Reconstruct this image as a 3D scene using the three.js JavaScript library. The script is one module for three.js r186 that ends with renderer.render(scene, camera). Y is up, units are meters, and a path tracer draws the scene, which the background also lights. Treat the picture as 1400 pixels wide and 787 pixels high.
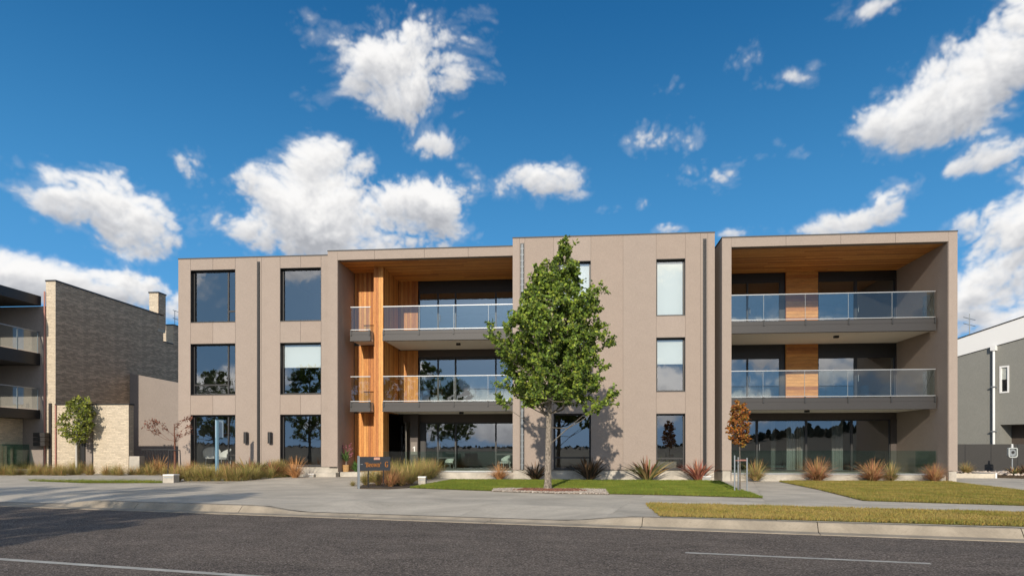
import * as THREE from 'three';
import { mergeGeometries } from 'three/addons/utils/BufferGeometryUtils.js';
import { FontLoader } from 'three/addons/loaders/FontLoader.js';
import { TextGeometry } from 'three/addons/geometries/TextGeometry.js';

// ------------------------------------------------------------------ camera, sky, sun, exposure
const scene = new THREE.Scene();
const FOC = 940, HZ = 614, EYE = 1.26, CZ = 28.06, YAW = 0.0909;
const camera = new THREE.PerspectiveCamera(2 * Math.atan(393.5 / FOC) * 180 / Math.PI, 1400 / 787, 0.1, 6000);
camera.position.set(0, EYE, CZ);
camera.rotation.y = YAW;
camera.setViewOffset(1400, 787, 0, 393.5 - HZ, 1400, 787);   // shift lens: verticals stay vertical
const renderer = new THREE.WebGLRenderer({ antialias: true });
renderer.toneMapping = THREE.LinearToneMapping;
renderer.toneMappingExposure = 1.0;
renderer.shadowMap.enabled = true;

const SUN = new THREE.Vector3(-0.095, 0.386, 1).normalize();
const sun = new THREE.DirectionalLight(new THREE.Color().setRGB(1.0, 0.90, 0.76), 4.4);
sun.position.copy(SUN).multiplyScalar(120);
sun.target.position.set(0, 0, 0);
sun.castShadow = true;
sun.shadow.mapSize.set(4096, 4096);
Object.assign(sun.shadow.camera, { left: -45, right: 45, top: 40, bottom: -30, near: 1, far: 320 });
scene.add(sun, sun.target);

// ------------------------------------------------------------------ seeded random and noise
let seedState = 7;
const seed = (n) => { seedState = n | 0; };
const rnd = () => { seedState = (seedState + 0x6d2b79f5) | 0; let t = Math.imul(seedState ^ (seedState >>> 15), 1 | seedState); t = (t + Math.imul(t ^ (t >>> 7), 61 | t)) ^ t; return ((t ^ (t >>> 14)) >>> 0) / 4294967296; };
const rr = (a, b) => a + (b - a) * rnd();
const clamp = (x, a = 0, b = 1) => Math.min(b, Math.max(a, x));
const lerp = (a, b, t) => a + (b - a) * t;
const sstep = (a, b, x) => { const t = clamp((x - a) / (b - a)); return t * t * (3 - 2 * t); };
const PERM = new Uint8Array(1024);
seed(11);
for (let i = 0; i < 256; i++) PERM[i] = i;
for (let i = 255; i > 0; i--) { const j = Math.floor(rnd() * (i + 1)); const t = PERM[i]; PERM[i] = PERM[j]; PERM[j] = t; }
for (let i = 256; i < 1024; i++) PERM[i] = PERM[i & 255];
const GX = new Float32Array(256), GY = new Float32Array(256), GZ = new Float32Array(256);
for (let i = 0; i < 256; i++) { const z = rnd() * 2 - 1, a = rnd() * 6.2832, r = Math.sqrt(1 - z * z); GX[i] = r * Math.cos(a); GY[i] = r * Math.sin(a); GZ[i] = z; }
function noise3(x, y, z) {
  const fx = Math.floor(x), fy = Math.floor(y), fz = Math.floor(z), X = fx & 255, Y = fy & 255, Z = fz & 255;
  x -= fx; y -= fy; z -= fz;
  const u = x * x * x * (x * (x * 6 - 15) + 10), v = y * y * y * (y * (y * 6 - 15) + 10), w = z * z * z * (z * (z * 6 - 15) + 10);
  const A = PERM[X] + Y, B = PERM[X + 1] + Y, AA = PERM[A] + Z, AB = PERM[A + 1] + Z, BA = PERM[B] + Z, BB = PERM[B + 1] + Z;
  let g = PERM[AA]; const n000 = GX[g] * x + GY[g] * y + GZ[g] * z;
  g = PERM[BA]; const n100 = GX[g] * (x - 1) + GY[g] * y + GZ[g] * z;
  g = PERM[AB]; const n010 = GX[g] * x + GY[g] * (y - 1) + GZ[g] * z;
  g = PERM[BB]; const n110 = GX[g] * (x - 1) + GY[g] * (y - 1) + GZ[g] * z;
  g = PERM[AA + 1]; const n001 = GX[g] * x + GY[g] * y + GZ[g] * (z - 1);
  g = PERM[BA + 1]; const n101 = GX[g] * (x - 1) + GY[g] * y + GZ[g] * (z - 1);
  g = PERM[AB + 1]; const n011 = GX[g] * x + GY[g] * (y - 1) + GZ[g] * (z - 1);
  g = PERM[BB + 1]; const n111 = GX[g] * (x - 1) + GY[g] * (y - 1) + GZ[g] * (z - 1);
  const a = n000 + u * (n100 - n000), b = n010 + u * (n110 - n010), c = n001 + u * (n101 - n001), d = n011 + u * (n111 - n011);
  const e = a + v * (b - a), f = c + v * (d - c);
  return e + w * (f - e);
}
const fbm = (x, y, z, n) => { let s = 0, a = 0.5; for (let i = 0; i < n; i++) { s += a * noise3(x, y, z); x *= 2.03; y *= 2.03; z *= 2.03; a *= 0.5; } return s; };

// ------------------------------------------------------------------ photograph pixel -> direction -> place
const CY_ = Math.cos(YAW), SY_ = Math.sin(YAW);
const dirOf = (px, py) => { const a = (px - 700) / FOC, b = (HZ - py) / FOC; return new THREE.Vector3(a * CY_ - SY_, b, -a * SY_ - CY_); };
const F = (px, py, z = 0) => { const d = dirOf(px, py), t = (z - CZ) / d.z; return { x: d.x * t, y: EYE + d.y * t, t }; };   // on an upright plane parallel to the facade
const FX = (px, z = 0) => F(px, HZ, z).x;
const G = (px, py, h = 0) => { const d = dirOf(px, py), t = (h - EYE) / d.y; return { x: d.x * t, z: CZ + d.z * t, t }; };   // on the ground
const atZ = (px, z) => { const d = dirOf(px, HZ), t = (z - CZ) / d.z; return { x: d.x * t, z, t }; };

// ------------------------------------------------------------------ sky: blue air and cumulus, as a computed panorama
function makeSky() {
  const W = 4096, H = 2048, HH = H / 2;
  // cloud masses by direction: [px, py, rx, ry, strength] of the clouds seen over the roofs, then others all round
  const seen = [
    [500, 100, 52, 42, 1], [570, 92, 66, 48, 1], [628, 108, 46, 26, 0.85], [545, 146, 48, 26, 0.85], [425, 140, 36, 24, 0.68], [560, 22, 110, 24, 0.42], [470, 45, 60, 26, 0.4], [640, 40, 46, 26, 0.3],
    [600, 203, 32, 20, 0.88], [560, 195, 20, 16, 0.4],
    [340, 250, 34, 28, 0.9], [452, 232, 66, 48, 1.1], [505, 285, 105, 55, 1.15], [405, 295, 90, 46, 1.1], [560, 300, 66, 46, 1], [612, 264, 36, 32, 0.9], [350, 320, 40, 26, 0.75], [465, 330, 130, 30, 1.05],
    [95, 280, 60, 24, 0.9], [150, 285, 60, 32, 1], [195, 305, 56, 44, 1.1], [228, 330, 22, 30, 0.85], [170, 340, 50, 18, 0.6], [70, 225, 70, 16, 0.55], [130, 245, 70, 14, 0.52], [60, 300, 30, 20, 0.5],
    [256, 222, 26, 28, 0.72], [240, 210, 16, 18, 0.4], [290, 310, 26, 30, 0.35],
    [5, 370, 60, 30, 1], [110, 378, 95, 24, 1], [190, 398, 64, 28, 1], [235, 425, 60, 28, 1], [-60, 360, 90, 40, 1], [60, 400, 90, 22, 0.9],
    [752, 246, 46, 28, 0.95], [725, 232, 30, 18, 0.6], [790, 265, 24, 18, 0.7], [668, 255, 32, 18, 0.6], [640, 225, 24, 16, 0.55],
    [1385, 60, 80, 60, 1], [1330, 108, 76, 44, 1], [1255, 150, 88, 42, 1], [1195, 168, 40, 24, 0.85], [1290, 176, 70, 30, 0.85], [1440, 40, 110, 60, 1], [1385, 208, 74, 26, 0.95], [1310, 232, 34, 14, 0.7],
    [1385, 300, 70, 42, 1.05], [1340, 312, 36, 26, 0.75], [1385, 380, 80, 52, 1.05], [1335, 405, 44, 38, 0.65], [1490, 260, 90, 60, 1], [1400, 450, 100, 40, 0.9], [1218, 278, 30, 24, 0.7], [1180, 300, 40, 14, 0.4], [1126, 298, 16, 12, 0.6], [1240, 260, 26, 16, 0.4],
    [1022, 72, 36, 26, 0.66], [1085, 106, 50, 15, 0.64], [905, 188, 52, 20, 0.6], [978, 244, 28, 17, 0.72], [930, 240, 40, 16, 0.45], [886, 280, 14, 12, 0.75], [828, 284, 30, 8, 0.5], [912, 312, 28, 11, 1], [1003, 319, 28, 11, 1], [1200, 10, 66, 18, 0.68], [1060, 210, 40, 16, 0.3], [900, 120, 30, 14, 0.3],
    [1130, 312, 60, 14, 0.66], [1180, 305, 50, 12, 0.6],
  ];
  const blobs = seen.map(([x, y, rx, ry, s]) => { const d = dirOf(x, y), l = Math.hypot(d.x, d.z); const az = Math.atan2(d.z, d.x), el = Math.atan2(d.y, l), k = Math.cos(el); const a = (x - 700) / FOC, ca = 1 / Math.sqrt(1 + a * a); return [az, el, rx / FOC * ca * k / Math.cos(el), ry / FOC * k * ca, s]; });
  seed(404);
  const fwd = Math.atan2(-CY_, -SY_);
  for (let k = 0; k < 120; k++) {
    const az = fwd + rr(0.82, 2 * Math.PI - 0.82), el = 0.03 + 1.25 * Math.pow(rnd(), 1.5), big = rr(0.35, 1) * (0.6 + 0.4 * rnd());
    const n = 3 + Math.floor(rnd() * 5);
    for (let j = 0; j < n; j++) blobs.push([az + rr(-0.14, 0.14) * big / Math.max(0.3, Math.cos(el)), el + rr(-0.035, 0.045) * big, rr(0.05, 0.11) * big / Math.max(0.3, Math.cos(el)), rr(0.025, 0.055) * big, rr(0.5, 1.1)]);
  }
  for (let k = 0; k < 46; k++) {   // low banks of cumulus away from the frame, which the windows mirror
    const az = fwd + Math.PI + rr(-1.5, 1.5), el = rr(0.03, 0.36), big = rr(0.6, 1.2);
    for (let j = 0; j < 5; j++) blobs.push([az + rr(-0.13, 0.13) * big, el + rr(-0.02, 0.03) * big, rr(0.04, 0.10) * big, rr(0.015, 0.04) * big, rr(0.6, 1.05)]);
  }
  for (let k = 0; k < 14; k++) {   // overhead, out of frame
    const az = rr(0, 6.28), el = rr(0.75, 1.4);
    for (let j = 0; j < 4; j++) blobs.push([az + rr(-0.2, 0.2), el + rr(-0.06, 0.06), rr(0.12, 0.3), rr(0.04, 0.09), rr(0.6, 1)]);
  }
  // coarse mask
  const MW = 1024, MH = 256, mask = new Float32Array(MW * MH);
  for (const [az, el, rx, ry, s] of blobs) {
    const r0 = Math.max(0, Math.floor((el - 2.6 * ry) / (Math.PI / 2) * MH)), r1 = Math.min(MH - 1, Math.ceil((el + 2.6 * ry) / (Math.PI / 2) * MH));
    const cN = Math.ceil(2.6 * rx / (2 * Math.PI) * MW), c0 = Math.round((az / (2 * Math.PI) + 0.5) * MW);
    for (let r = r0; r <= r1; r++) for (let c = c0 - cN; c <= c0 + cN; c++) {
      const e = (r + 0.5) / MH * Math.PI / 2, a = ((c + 0.5) / MW - 0.5) * 2 * Math.PI;
      const q = ((a - az) / rx) ** 2 + ((e - el) / ry) ** 2;
      const cc = ((c % MW) + MW) % MW;
      const m = s * Math.exp(-1.0 * q * (0.6 + 0.4 * q)), i = r * MW + cc;
      mask[i] = 1 - (1 - Math.min(0.999, mask[i])) * (1 - Math.min(0.95, m * 0.9));
    }
  }
  const dens = new Float32Array(W * HH);
  for (let r = 0; r < HH; r++) {
    const el = (r + 0.5) / HH * Math.PI / 2, y = Math.sin(el), ce = Math.cos(el), mr = Math.min(MH - 1.001, Math.max(0, (r + 0.5) / HH * MH - 0.5)), r0 = Math.floor(mr), fr = mr - r0;
    for (let c = 0; c < W; c++) {
      const az = ((c + 0.5) / W - 0.5) * 2 * Math.PI, mc = ((c + 0.5) / W * MW - 0.5 + MW) % MW, c0 = Math.floor(mc), fc = mc - c0, c1 = (c0 + 1) % MW;
      const m = lerp(lerp(mask[r0 * MW + c0], mask[r0 * MW + c1], fc), lerp(mask[(r0 + 1) * MW + c0], mask[(r0 + 1) * MW + c1], fc), fr);
      if (m < 0.05) { dens[r * W + c] = 0; continue; }
      const x = Math.cos(az) * ce, z = Math.sin(az) * ce;
      const wx = noise3(x * 8 + 3, y * 8, z * 8) * 0.06, wy = noise3(x * 8, y * 8 + 17, z * 8) * 0.05, w2 = noise3(x * 30, y * 30, z * 30 + 5) * 0.010;
      const px = x + wx + w2, py = y * 1.25 + wy - w2, pz = z - wx * 0.6 + w2;
      let s = 0, a = 1, f = 15;
      for (let o = 0; o < 7; o++) { const n = noise3(px * f, py * f, pz * f); s += a * (o < 1 ? n : (Math.abs(n) - 0.22) * 1.7); f *= 2.05; a *= 0.62; }
      const core = m * 1.22 + s * 0.74 - 0.50, veil = (m * 1.1 + s * 0.9 - 0.20) * 0.17;
      dens[r * W + c] = Math.max(core, Math.min(veil, 0.10));
    }
  }
  const data = new Float32Array(W * H * 4);
  const sunDir = SUN;
  for (let r = 0; r < H; r++) {
    const up = r >= HH, k = r - HH;
    for (let c = 0; c < W; c++) {
      const o = (r * W + c) * 4;
      data[o + 3] = 1;
      if (!up) { data[o] = 0.16; data[o + 1] = 0.165; data[o + 2] = 0.15; continue; }
      const el = (k + 0.5) / HH * Math.PI / 2, az = ((c + 0.5) / W - 0.5) * 2 * Math.PI, y = Math.sin(el), ce = Math.cos(el);
      const cs = Math.cos(az) * ce * sunDir.x + y * sunDir.y + Math.sin(az) * ce * sunDir.z;
      // clear air: deep blue overhead, paler low down, a bright aureole round the sun
      const low = Math.exp(-el / 0.15), mid = Math.exp(-Math.pow(el / 0.42, 2.2));
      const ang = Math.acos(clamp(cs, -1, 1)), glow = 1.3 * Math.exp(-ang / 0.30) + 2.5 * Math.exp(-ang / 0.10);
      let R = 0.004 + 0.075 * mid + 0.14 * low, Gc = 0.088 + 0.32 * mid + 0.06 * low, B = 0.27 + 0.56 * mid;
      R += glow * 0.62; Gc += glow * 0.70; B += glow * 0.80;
      const d = dens[k * W + c];
      if (d > 0) {
        const alpha = 1 - Math.exp(-d * 2.4 - 11 * d * d);
        const kUp = Math.min(HH - 1, k + 16), kDn = Math.max(0, k - 16), kU2 = Math.min(HH - 1, k + 5), kD2 = Math.max(0, k - 5);
        const big = dens[kDn * W + c] - dens[kUp * W + c], small = dens[kD2 * W + c] - dens[kU2 * W + c];
        const side = dens[k * W + (c + 6) % W] - dens[k * W + (c + W - 6) % W];
        let lit = 0.82 + 0.26 * clamp(big, -0.9, 0.6) + 0.20 * clamp(small, -0.4, 0.4) + 0.08 * clamp(side, -0.5, 0.5) - 0.10 * clamp(d - 0.55, 0, 1);
        lit = clamp(lit + 0.03, 0.52, 1.02);
        const shade = clamp((lit - 0.50) / 0.45);
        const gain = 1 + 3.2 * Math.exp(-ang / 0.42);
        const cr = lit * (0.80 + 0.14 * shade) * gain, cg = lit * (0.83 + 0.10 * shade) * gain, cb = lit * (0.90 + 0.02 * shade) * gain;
        R = lerp(R, cr, alpha); Gc = lerp(Gc, cg, alpha); B = lerp(B, cb, alpha);
      }
      data[o] = R; data[o + 1] = Gc; data[o + 2] = B;
    }
  }
  const t = new THREE.DataTexture(data, W, H, THREE.RGBAFormat, THREE.FloatType);
  t.mapping = THREE.EquirectangularReflectionMapping;
  t.magFilter = THREE.LinearFilter;
  t.needsUpdate = true;
  return t;
}
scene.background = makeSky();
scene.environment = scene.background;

// ------------------------------------------------------------------ textures
function tex(n, fn, srgb = true, m = n) {   // fn(u, v) -> grey or [r, g, b], 0..1
  const d = new Uint8Array(n * m * 4);
  for (let j = 0; j < m; j++) for (let i = 0; i < n; i++) {
    const v = fn(i / n, j / m, i, j), o = (j * n + i) * 4;
    const a = Array.isArray(v) ? v : [v, v, v];
    for (let c = 0; c < 3; c++) d[o + c] = clamp(a[c]) * 255;
    d[o + 3] = 255;
  }
  const t = new THREE.DataTexture(d, n, m);
  t.wrapS = t.wrapT = THREE.RepeatWrapping;
  t.magFilter = THREE.LinearFilter; t.minFilter = THREE.LinearMipmapLinearFilter;
  if (srgb) t.colorSpace = THREE.SRGBColorSpace;
  t.needsUpdate = true;
  return t;
}
// periodic noise on a unit tile: two circles
const tn = (u, v, f, o = 0) => { const a = u * 6.28318, b = v * 6.28318; return noise3(Math.cos(a) * f * 0.16 + o, Math.sin(a) * f * 0.16 + Math.cos(b) * f * 0.16 + 5.2, Math.sin(b) * f * 0.16 - o); };
const tfbm = (u, v, f, n, o = 0) => { let s = 0, a = 0.6; for (let i = 0; i < n; i++) { s += a * tn(u, v, f, o + i * 7.1); f *= 2.1; a *= 0.55; } return s; };
const rep = (t, sx, sy = sx) => { const c = t.clone(); c.repeat.set(sx, sy); c.needsUpdate = true; return c; };
seed(21);
const texClad = tex(512, (u, v) => { const grain = tn(u, v * 0.12, 260, 3) * 0.10 + (rnd() - 0.5) * 0.05; const stain = tfbm(u, v, 5, 3, 9) * 0.035; return 0.90 + grain + stain; });
const texTimber = tex(512, (u, v) => { const w = tfbm(u, v, 5, 3, 1); const g = tn(u * 0.25, v + w * 0.02, 190, 4) * 0.22 + tn(u * 0.5, v, 60, 8) * 0.16 + tfbm(u, v, 4, 3, 13) * 0.16; return [0.90 + g, 0.88 + g * 1.15, 0.84 + g * 1.3]; });
const texConc = tex(1024, (u, v) => { const b = tfbm(u, v, 5, 6, 2) * 0.20 + tfbm(u, v, 60, 3, 5) * 0.08 + (rnd() - 0.5) * 0.06; const s = Math.max(0, tfbm(u, v, 14, 4, 31) - 0.22) * 0.35; return [0.90 + b - s, 0.90 + b - s * 1.05, 0.89 + b - s * 1.15]; });
const grit = new Float32Array(256 * 256); for (let i = 0; i < grit.length; i++) grit[i] = rnd();
const texAsph = tex(1024, (u, v, i, j) => { const q = grit[((j >> 2) & 255) * 256 + ((i >> 2) & 255)], r = rnd(), sp = (q > 0.84 ? 0.34 : q < 0.24 ? -0.24 : 0) + (r - 0.5) * 0.2; const b = tfbm(u, v, 6, 5, 2) * 0.22 + tfbm(u, v, 60, 2, 7) * 0.16; return [0.72 + b + sp, 0.705 + b + sp, 0.69 + b + sp]; });
const bumpAsph = tex(512, () => 0.5 + (rnd() - 0.5) * 0.9, false);
const texSoil = tex(512, (u, v) => { const b = tfbm(u, v, 30, 4, 2) * 0.5 + (rnd() - 0.5) * 0.3; return [0.72 + b, 0.70 + b, 0.66 + b]; });
const texBark = tex(256, (u, v) => { const b = tfbm(u, v, 12, 4, 2) * 0.6 + tn(u, v * 0.3, 40, 6) * 0.3 + (tfbm(u, v, 22, 3, 17) > 0.16 ? -0.2 : 0) + (rnd() - 0.5) * 0.1; return 0.84 + b; });
function brickTex(tone, mortar, vary, sd) {   // far wall: courses too fine to pick apart; tile is 2.4 m x 1.2 m
  const NC = 16, NB = 8, val = []; seed(sd);
  for (let i = 0; i < NC * NB * 2; i++) val.push(rnd());
  const f = (u, v, out) => {
    const c = Math.floor(v * NC), fv = v * NC - c, off = (c % 2) * 0.5 + (c * 0.37 % 0.2), p = u * NB + off, b = Math.floor(p), fu = p - b, edge = fv < 0.14 || fu < 0.035;
    const q = val[(c * NB + ((b % NB) + NB) % NB) % val.length], n = tfbm(u, v, 40, 3, 3) * 0.25;
    if (out) return edge ? 0.1 : 0.75 + q * 0.25 + n * 0.3;
    const k = edge ? 1 : 1 + (q - 0.5) * vary + n;
    return (edge ? mortar : tone).map((x) => x * k);
  };
  return [tex(1024, (u, v) => f(u, v, false), true, 512), tex(512, (u, v) => f(u, v, true), false, 256)];
}
const [brLight, brLightB] = brickTex([0.775, 0.72, 0.635], [0.72, 0.665, 0.58], 0.12, 5);
const [brDark, brDarkB] = brickTex([0.76, 0.70, 0.64], [0.64, 0.585, 0.535], 0.26, 6);

const texWave = tex(48, (u, v) => 0.5 + tfbm(u, v, 7, 2, 41) * 0.9, false);

// ------------------------------------------------------------------ materials
const lin = (r, g, b) => new THREE.Color().setRGB(r, g, b);
const std = (c, rough = 0.8, o = {}) => new THREE.MeshStandardMaterial({ color: c, roughness: rough, ...o });
const M = {
  clad: std(lin(0.412, 0.332, 0.274), 0.85, { map: rep(texClad, 0.5), bumpMap: rep(texClad, 0.5), bumpScale: 0.003 }),
  clad2: std(lin(0.400, 0.324, 0.268), 0.85, { map: rep(texClad, 0.37, 0.5), bumpMap: rep(texClad, 0.5), bumpScale: 0.003 }),
  curtain: std(lin(0.34, 0.34, 0.32), 0.95),
  clad3: std(lin(0.404, 0.322, 0.262), 0.85, { map: rep(texClad, 0.43, 0.5), bumpMap: rep(texClad, 0.5), bumpScale: 0.003 }),
  clad4: std(lin(0.424, 0.344, 0.286), 0.85, { map: rep(texClad, 0.5, 0.41), bumpMap: rep(texClad, 0.5), bumpScale: 0.003 }),
  backing: std(lin(0.20, 0.165, 0.14), 0.95),
  dark: std(lin(0.030, 0.028, 0.027), 0.45, { metalness: 0.3 }),
  brown: std(lin(0.075, 0.058, 0.048), 0.6),
  steel: std(lin(0.033, 0.030, 0.029), 0.5, { metalness: 0.2 }),
  flash: std(lin(0.07, 0.068, 0.066), 0.7),
  alu: std(lin(0.33, 0.34, 0.345), 0.45, { metalness: 0.6 }),
  galv: std(lin(0.27, 0.29, 0.30), 0.5, { metalness: 0.4 }),
  soffit: std(lin(0.74, 0.68, 0.60), 0.9),
  conc: std(lin(0.62, 0.55, 0.45), 0.9, { map: rep(texConc, 0.23), bumpMap: rep(texConc, 1.1), bumpScale: 0.004 }),
  conc2: std(lin(0.59, 0.525, 0.43), 0.9, { map: rep(texConc, 0.19, 0.21), bumpMap: rep(texConc, 1.1), bumpScale: 0.004 }),
  kerb: std(lin(0.40, 0.335, 0.255), 0.92, { map: rep(texConc, 0.6), bumpMap: rep(texConc, 2), bumpScale: 0.006 }),
  plinth: std(lin(0.54, 0.49, 0.42), 0.9, { map: rep(texConc, 0.5) }),
  asphalt: std(lin(0.35, 0.29, 0.24), 0.93, { map: rep(texAsph, 0.23, 0.29), bumpMap: rep(bumpAsph, 1.7), bumpScale: 0.012 }),
  paint: std(lin(0.72, 0.69, 0.63), 0.8, { map: rep(texConc, 0.9), bumpMap: rep(bumpAsph, 1.7), bumpScale: 0.008 }),
  soil: std(lin(0.13, 0.095, 0.065), 1, { map: rep(texSoil, 0.7) }),
  lawnSoil: std(lin(0.11, 0.105, 0.025), 1, { map: rep(texSoil, 0.8) }),
  ground: std(lin(0.085, 0.095, 0.04), 1, { map: rep(texSoil, 0.06) }),
  hill: std(lin(0.035, 0.045, 0.022), 1, { map: rep(texSoil, 0.02) }),
  bark: std(lin(0.44, 0.37, 0.29), 0.95, { map: rep(texBark, 2, 1), bumpMap: rep(texBark, 2, 1), bumpScale: 0.02 }),
  barkRed: std(lin(0.24, 0.10, 0.06), 0.9, { map: rep(texBark, 2, 1) }),
  brickL: std(lin(1, 1, 1), 0.9, { map: rep(brLight, 1 / 2.4, 1 / 1.2), bumpMap: rep(brLightB, 1 / 2.4, 1 / 1.2), bumpScale: 0.012 }),
  brickD: std(lin(1.0, 0.88, 0.72), 0.9, { map: rep(brDark, 1 / 2.4, 1 / 1.2), bumpMap: rep(brDarkB, 1 / 2.4, 1 / 1.2), bumpScale: 0.016 }),
  taupe: std(lin(0.33, 0.28, 0.245), 0.9, { map: rep(texClad, 0.3) }),
  greyWall: std(lin(0.30, 0.295, 0.26), 0.9, { map: rep(texClad, 0.3) }),
  white: std(lin(0.78, 0.77, 0.74), 0.7),
  blind: std(lin(0.78, 0.80, 0.76), 0.9),
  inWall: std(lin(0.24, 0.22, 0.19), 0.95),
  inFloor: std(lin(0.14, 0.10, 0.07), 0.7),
  black: std(lin(0.012, 0.012, 0.013), 0.5),
  fence: std(lin(0.055, 0.052, 0.048), 0.85, { map: rep(texClad, 0.4) }),
  terracotta: std(lin(0.55, 0.32, 0.13), 0.8, { map: rep(texConc, 1.2) }),
  signBlack: std(lin(0.03, 0.034, 0.04), 0.5),
  orange: std(lin(0.34, 0.125, 0.018), 0.55),
  signBlue: std(lin(0.16, 0.28, 0.36), 0.5),
  signBlueLight: std(lin(0.32, 0.42, 0.50), 0.55),
  pinkWood: std(lin(0.42, 0.20, 0.16), 0.8),
  glass: new THREE.MeshPhysicalMaterial({ color: lin(0.80, 0.825, 0.81), roughness: 0.0, transmission: 1, thickness: 0, ior: 2.5, bumpMap: texWave, bumpScale: 0.0003 }),
  railGlass: new THREE.MeshPhysicalMaterial({ color: lin(0.74, 0.83, 0.83), roughness: 0.0, transmission: 1, thickness: 0, ior: 1.75 }),
  deckGlass: new THREE.MeshPhysicalMaterial({ color: lin(0.60, 0.77, 0.72), roughness: 0.0, transmission: 1, thickness: 0, ior: 1.75 }),
  leafMat: new THREE.MeshPhysicalMaterial({ color: 0xffffff, vertexColors: true, roughness: 0.93, transmission: 0.32, thickness: 0, specularIntensity: 0.5, clearcoat: 0.55, clearcoatRoughness: 0.38 }),
  grassMat: new THREE.MeshStandardMaterial({ color: 0xffffff, vertexColors: true, roughness: 0.85 }),
};
const timberTones = [[0.672, 0.285, 0.067], [0.73, 0.34, 0.09], [0.595, 0.235, 0.055], [0.787, 0.386, 0.109], [0.518, 0.189, 0.043], [0.691, 0.308, 0.076], [0.461, 0.17, 0.04], [0.749, 0.331, 0.081]];
M.timber = timberTones.map(([r, g, b]) => std(lin(r, g, b), 0.62, { map: rep(texTimber, 0.7, 2.2) }));

// ------------------------------------------------------------------ builders
const used = {};
const named = (n) => { const k = used[n] = (used[n] ?? -1) + 1; return k ? `${n}_${String(k).padStart(3, '0')}` : n; };
const shade = (o) => { o.castShadow = o.receiveShadow = true; return o; };
function part(name, geo, mat, parent) { const m = shade(new THREE.Mesh(geo, mat)); m.name = name; parent.add(m); return m; }
function group(name, parent) { const g = new THREE.Group(); g.name = name; parent.add(g); return g; }
function thing(name, label, category, pos = [0, 0, 0], turn = 0, grp) {
  const g = new THREE.Group(); g.name = named(name); g.position.set(...pos); g.rotation.y = turn;
  g.userData = { label, category }; if (grp) g.userData.group = grp;
  scene.add(g); return g;
}
function solo(name, geo, mat, label, category, pos = [0, 0, 0], grp) {
  const m = shade(new THREE.Mesh(geo, mat)); m.name = named(name); m.position.set(...pos); m.userData = { label, category }; if (grp) m.userData.group = grp; scene.add(m); return m;
}
function struct(name, geo, mat) { const m = geo ? shade(new THREE.Mesh(geo, mat)) : new THREE.Group(); m.name = name; m.userData = { kind: 'structure', label: name.replace(/_/g, ' ') }; scene.add(m); return m; }
// box by extents with uv in metres; grain: 'y' or 'x' or 'z' turns u along that axis
function bx(x0, x1, y0, y1, z0, z1, grain, uo = 0, vo = 0) {
  const P = [], N = [], U = [], I = [];
  const face = (a, b, c, d, n, ua, va) => { const k = P.length / 3; for (const p of [a, b, c, d]) { P.push(...p); N.push(...n); let u = p[ua] + uo, v = p[va] + vo; U.push(u, v); } I.push(k, k + 1, k + 2, k, k + 2, k + 3); };
  const g = grain === 'y' ? 1 : grain === 'x' ? 0 : grain === 'z' ? 2 : -1;
  const ax = (a, b) => g < 0 ? [a, b] : a === g ? [a, b] : b === g ? [b, a] : [a, b];
  face([x0, y0, z1], [x1, y0, z1], [x1, y1, z1], [x0, y1, z1], [0, 0, 1], ...ax(0, 1));
  face([x1, y0, z0], [x0, y0, z0], [x0, y1, z0], [x1, y1, z0], [0, 0, -1], ...ax(0, 1));
  face([x1, y0, z1], [x1, y0, z0], [x1, y1, z0], [x1, y1, z1], [1, 0, 0], ...ax(2, 1));
  face([x0, y0, z0], [x0, y0, z1], [x0, y1, z1], [x0, y1, z0], [-1, 0, 0], ...ax(2, 1));
  face([x0, y1, z1], [x1, y1, z1], [x1, y1, z0], [x0, y1, z0], [0, 1, 0], ...ax(0, 2));
  face([x0, y0, z0], [x1, y0, z0], [x1, y0, z1], [x0, y0, z1], [0, -1, 0], ...ax(0, 2));
  const geo = new THREE.BufferGeometry();
  geo.setAttribute('position', new THREE.Float32BufferAttribute(P, 3)); geo.setAttribute('normal', new THREE.Float32BufferAttribute(N, 3)); geo.setAttribute('uv', new THREE.Float32BufferAttribute(U, 2)); geo.setIndex(I);
  return geo;
}
const merge = (list) => list.length === 1 ? list[0] : mergeGeometries(list.map((g) => g.index ? g : g));
function paneXY(x0, x1, y0, y1, z) { const g = new THREE.PlaneGeometry(x1 - x0, y1 - y0); g.translate((x0 + x1) / 2, (y0 + y1) / 2, z); return g; }
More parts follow.
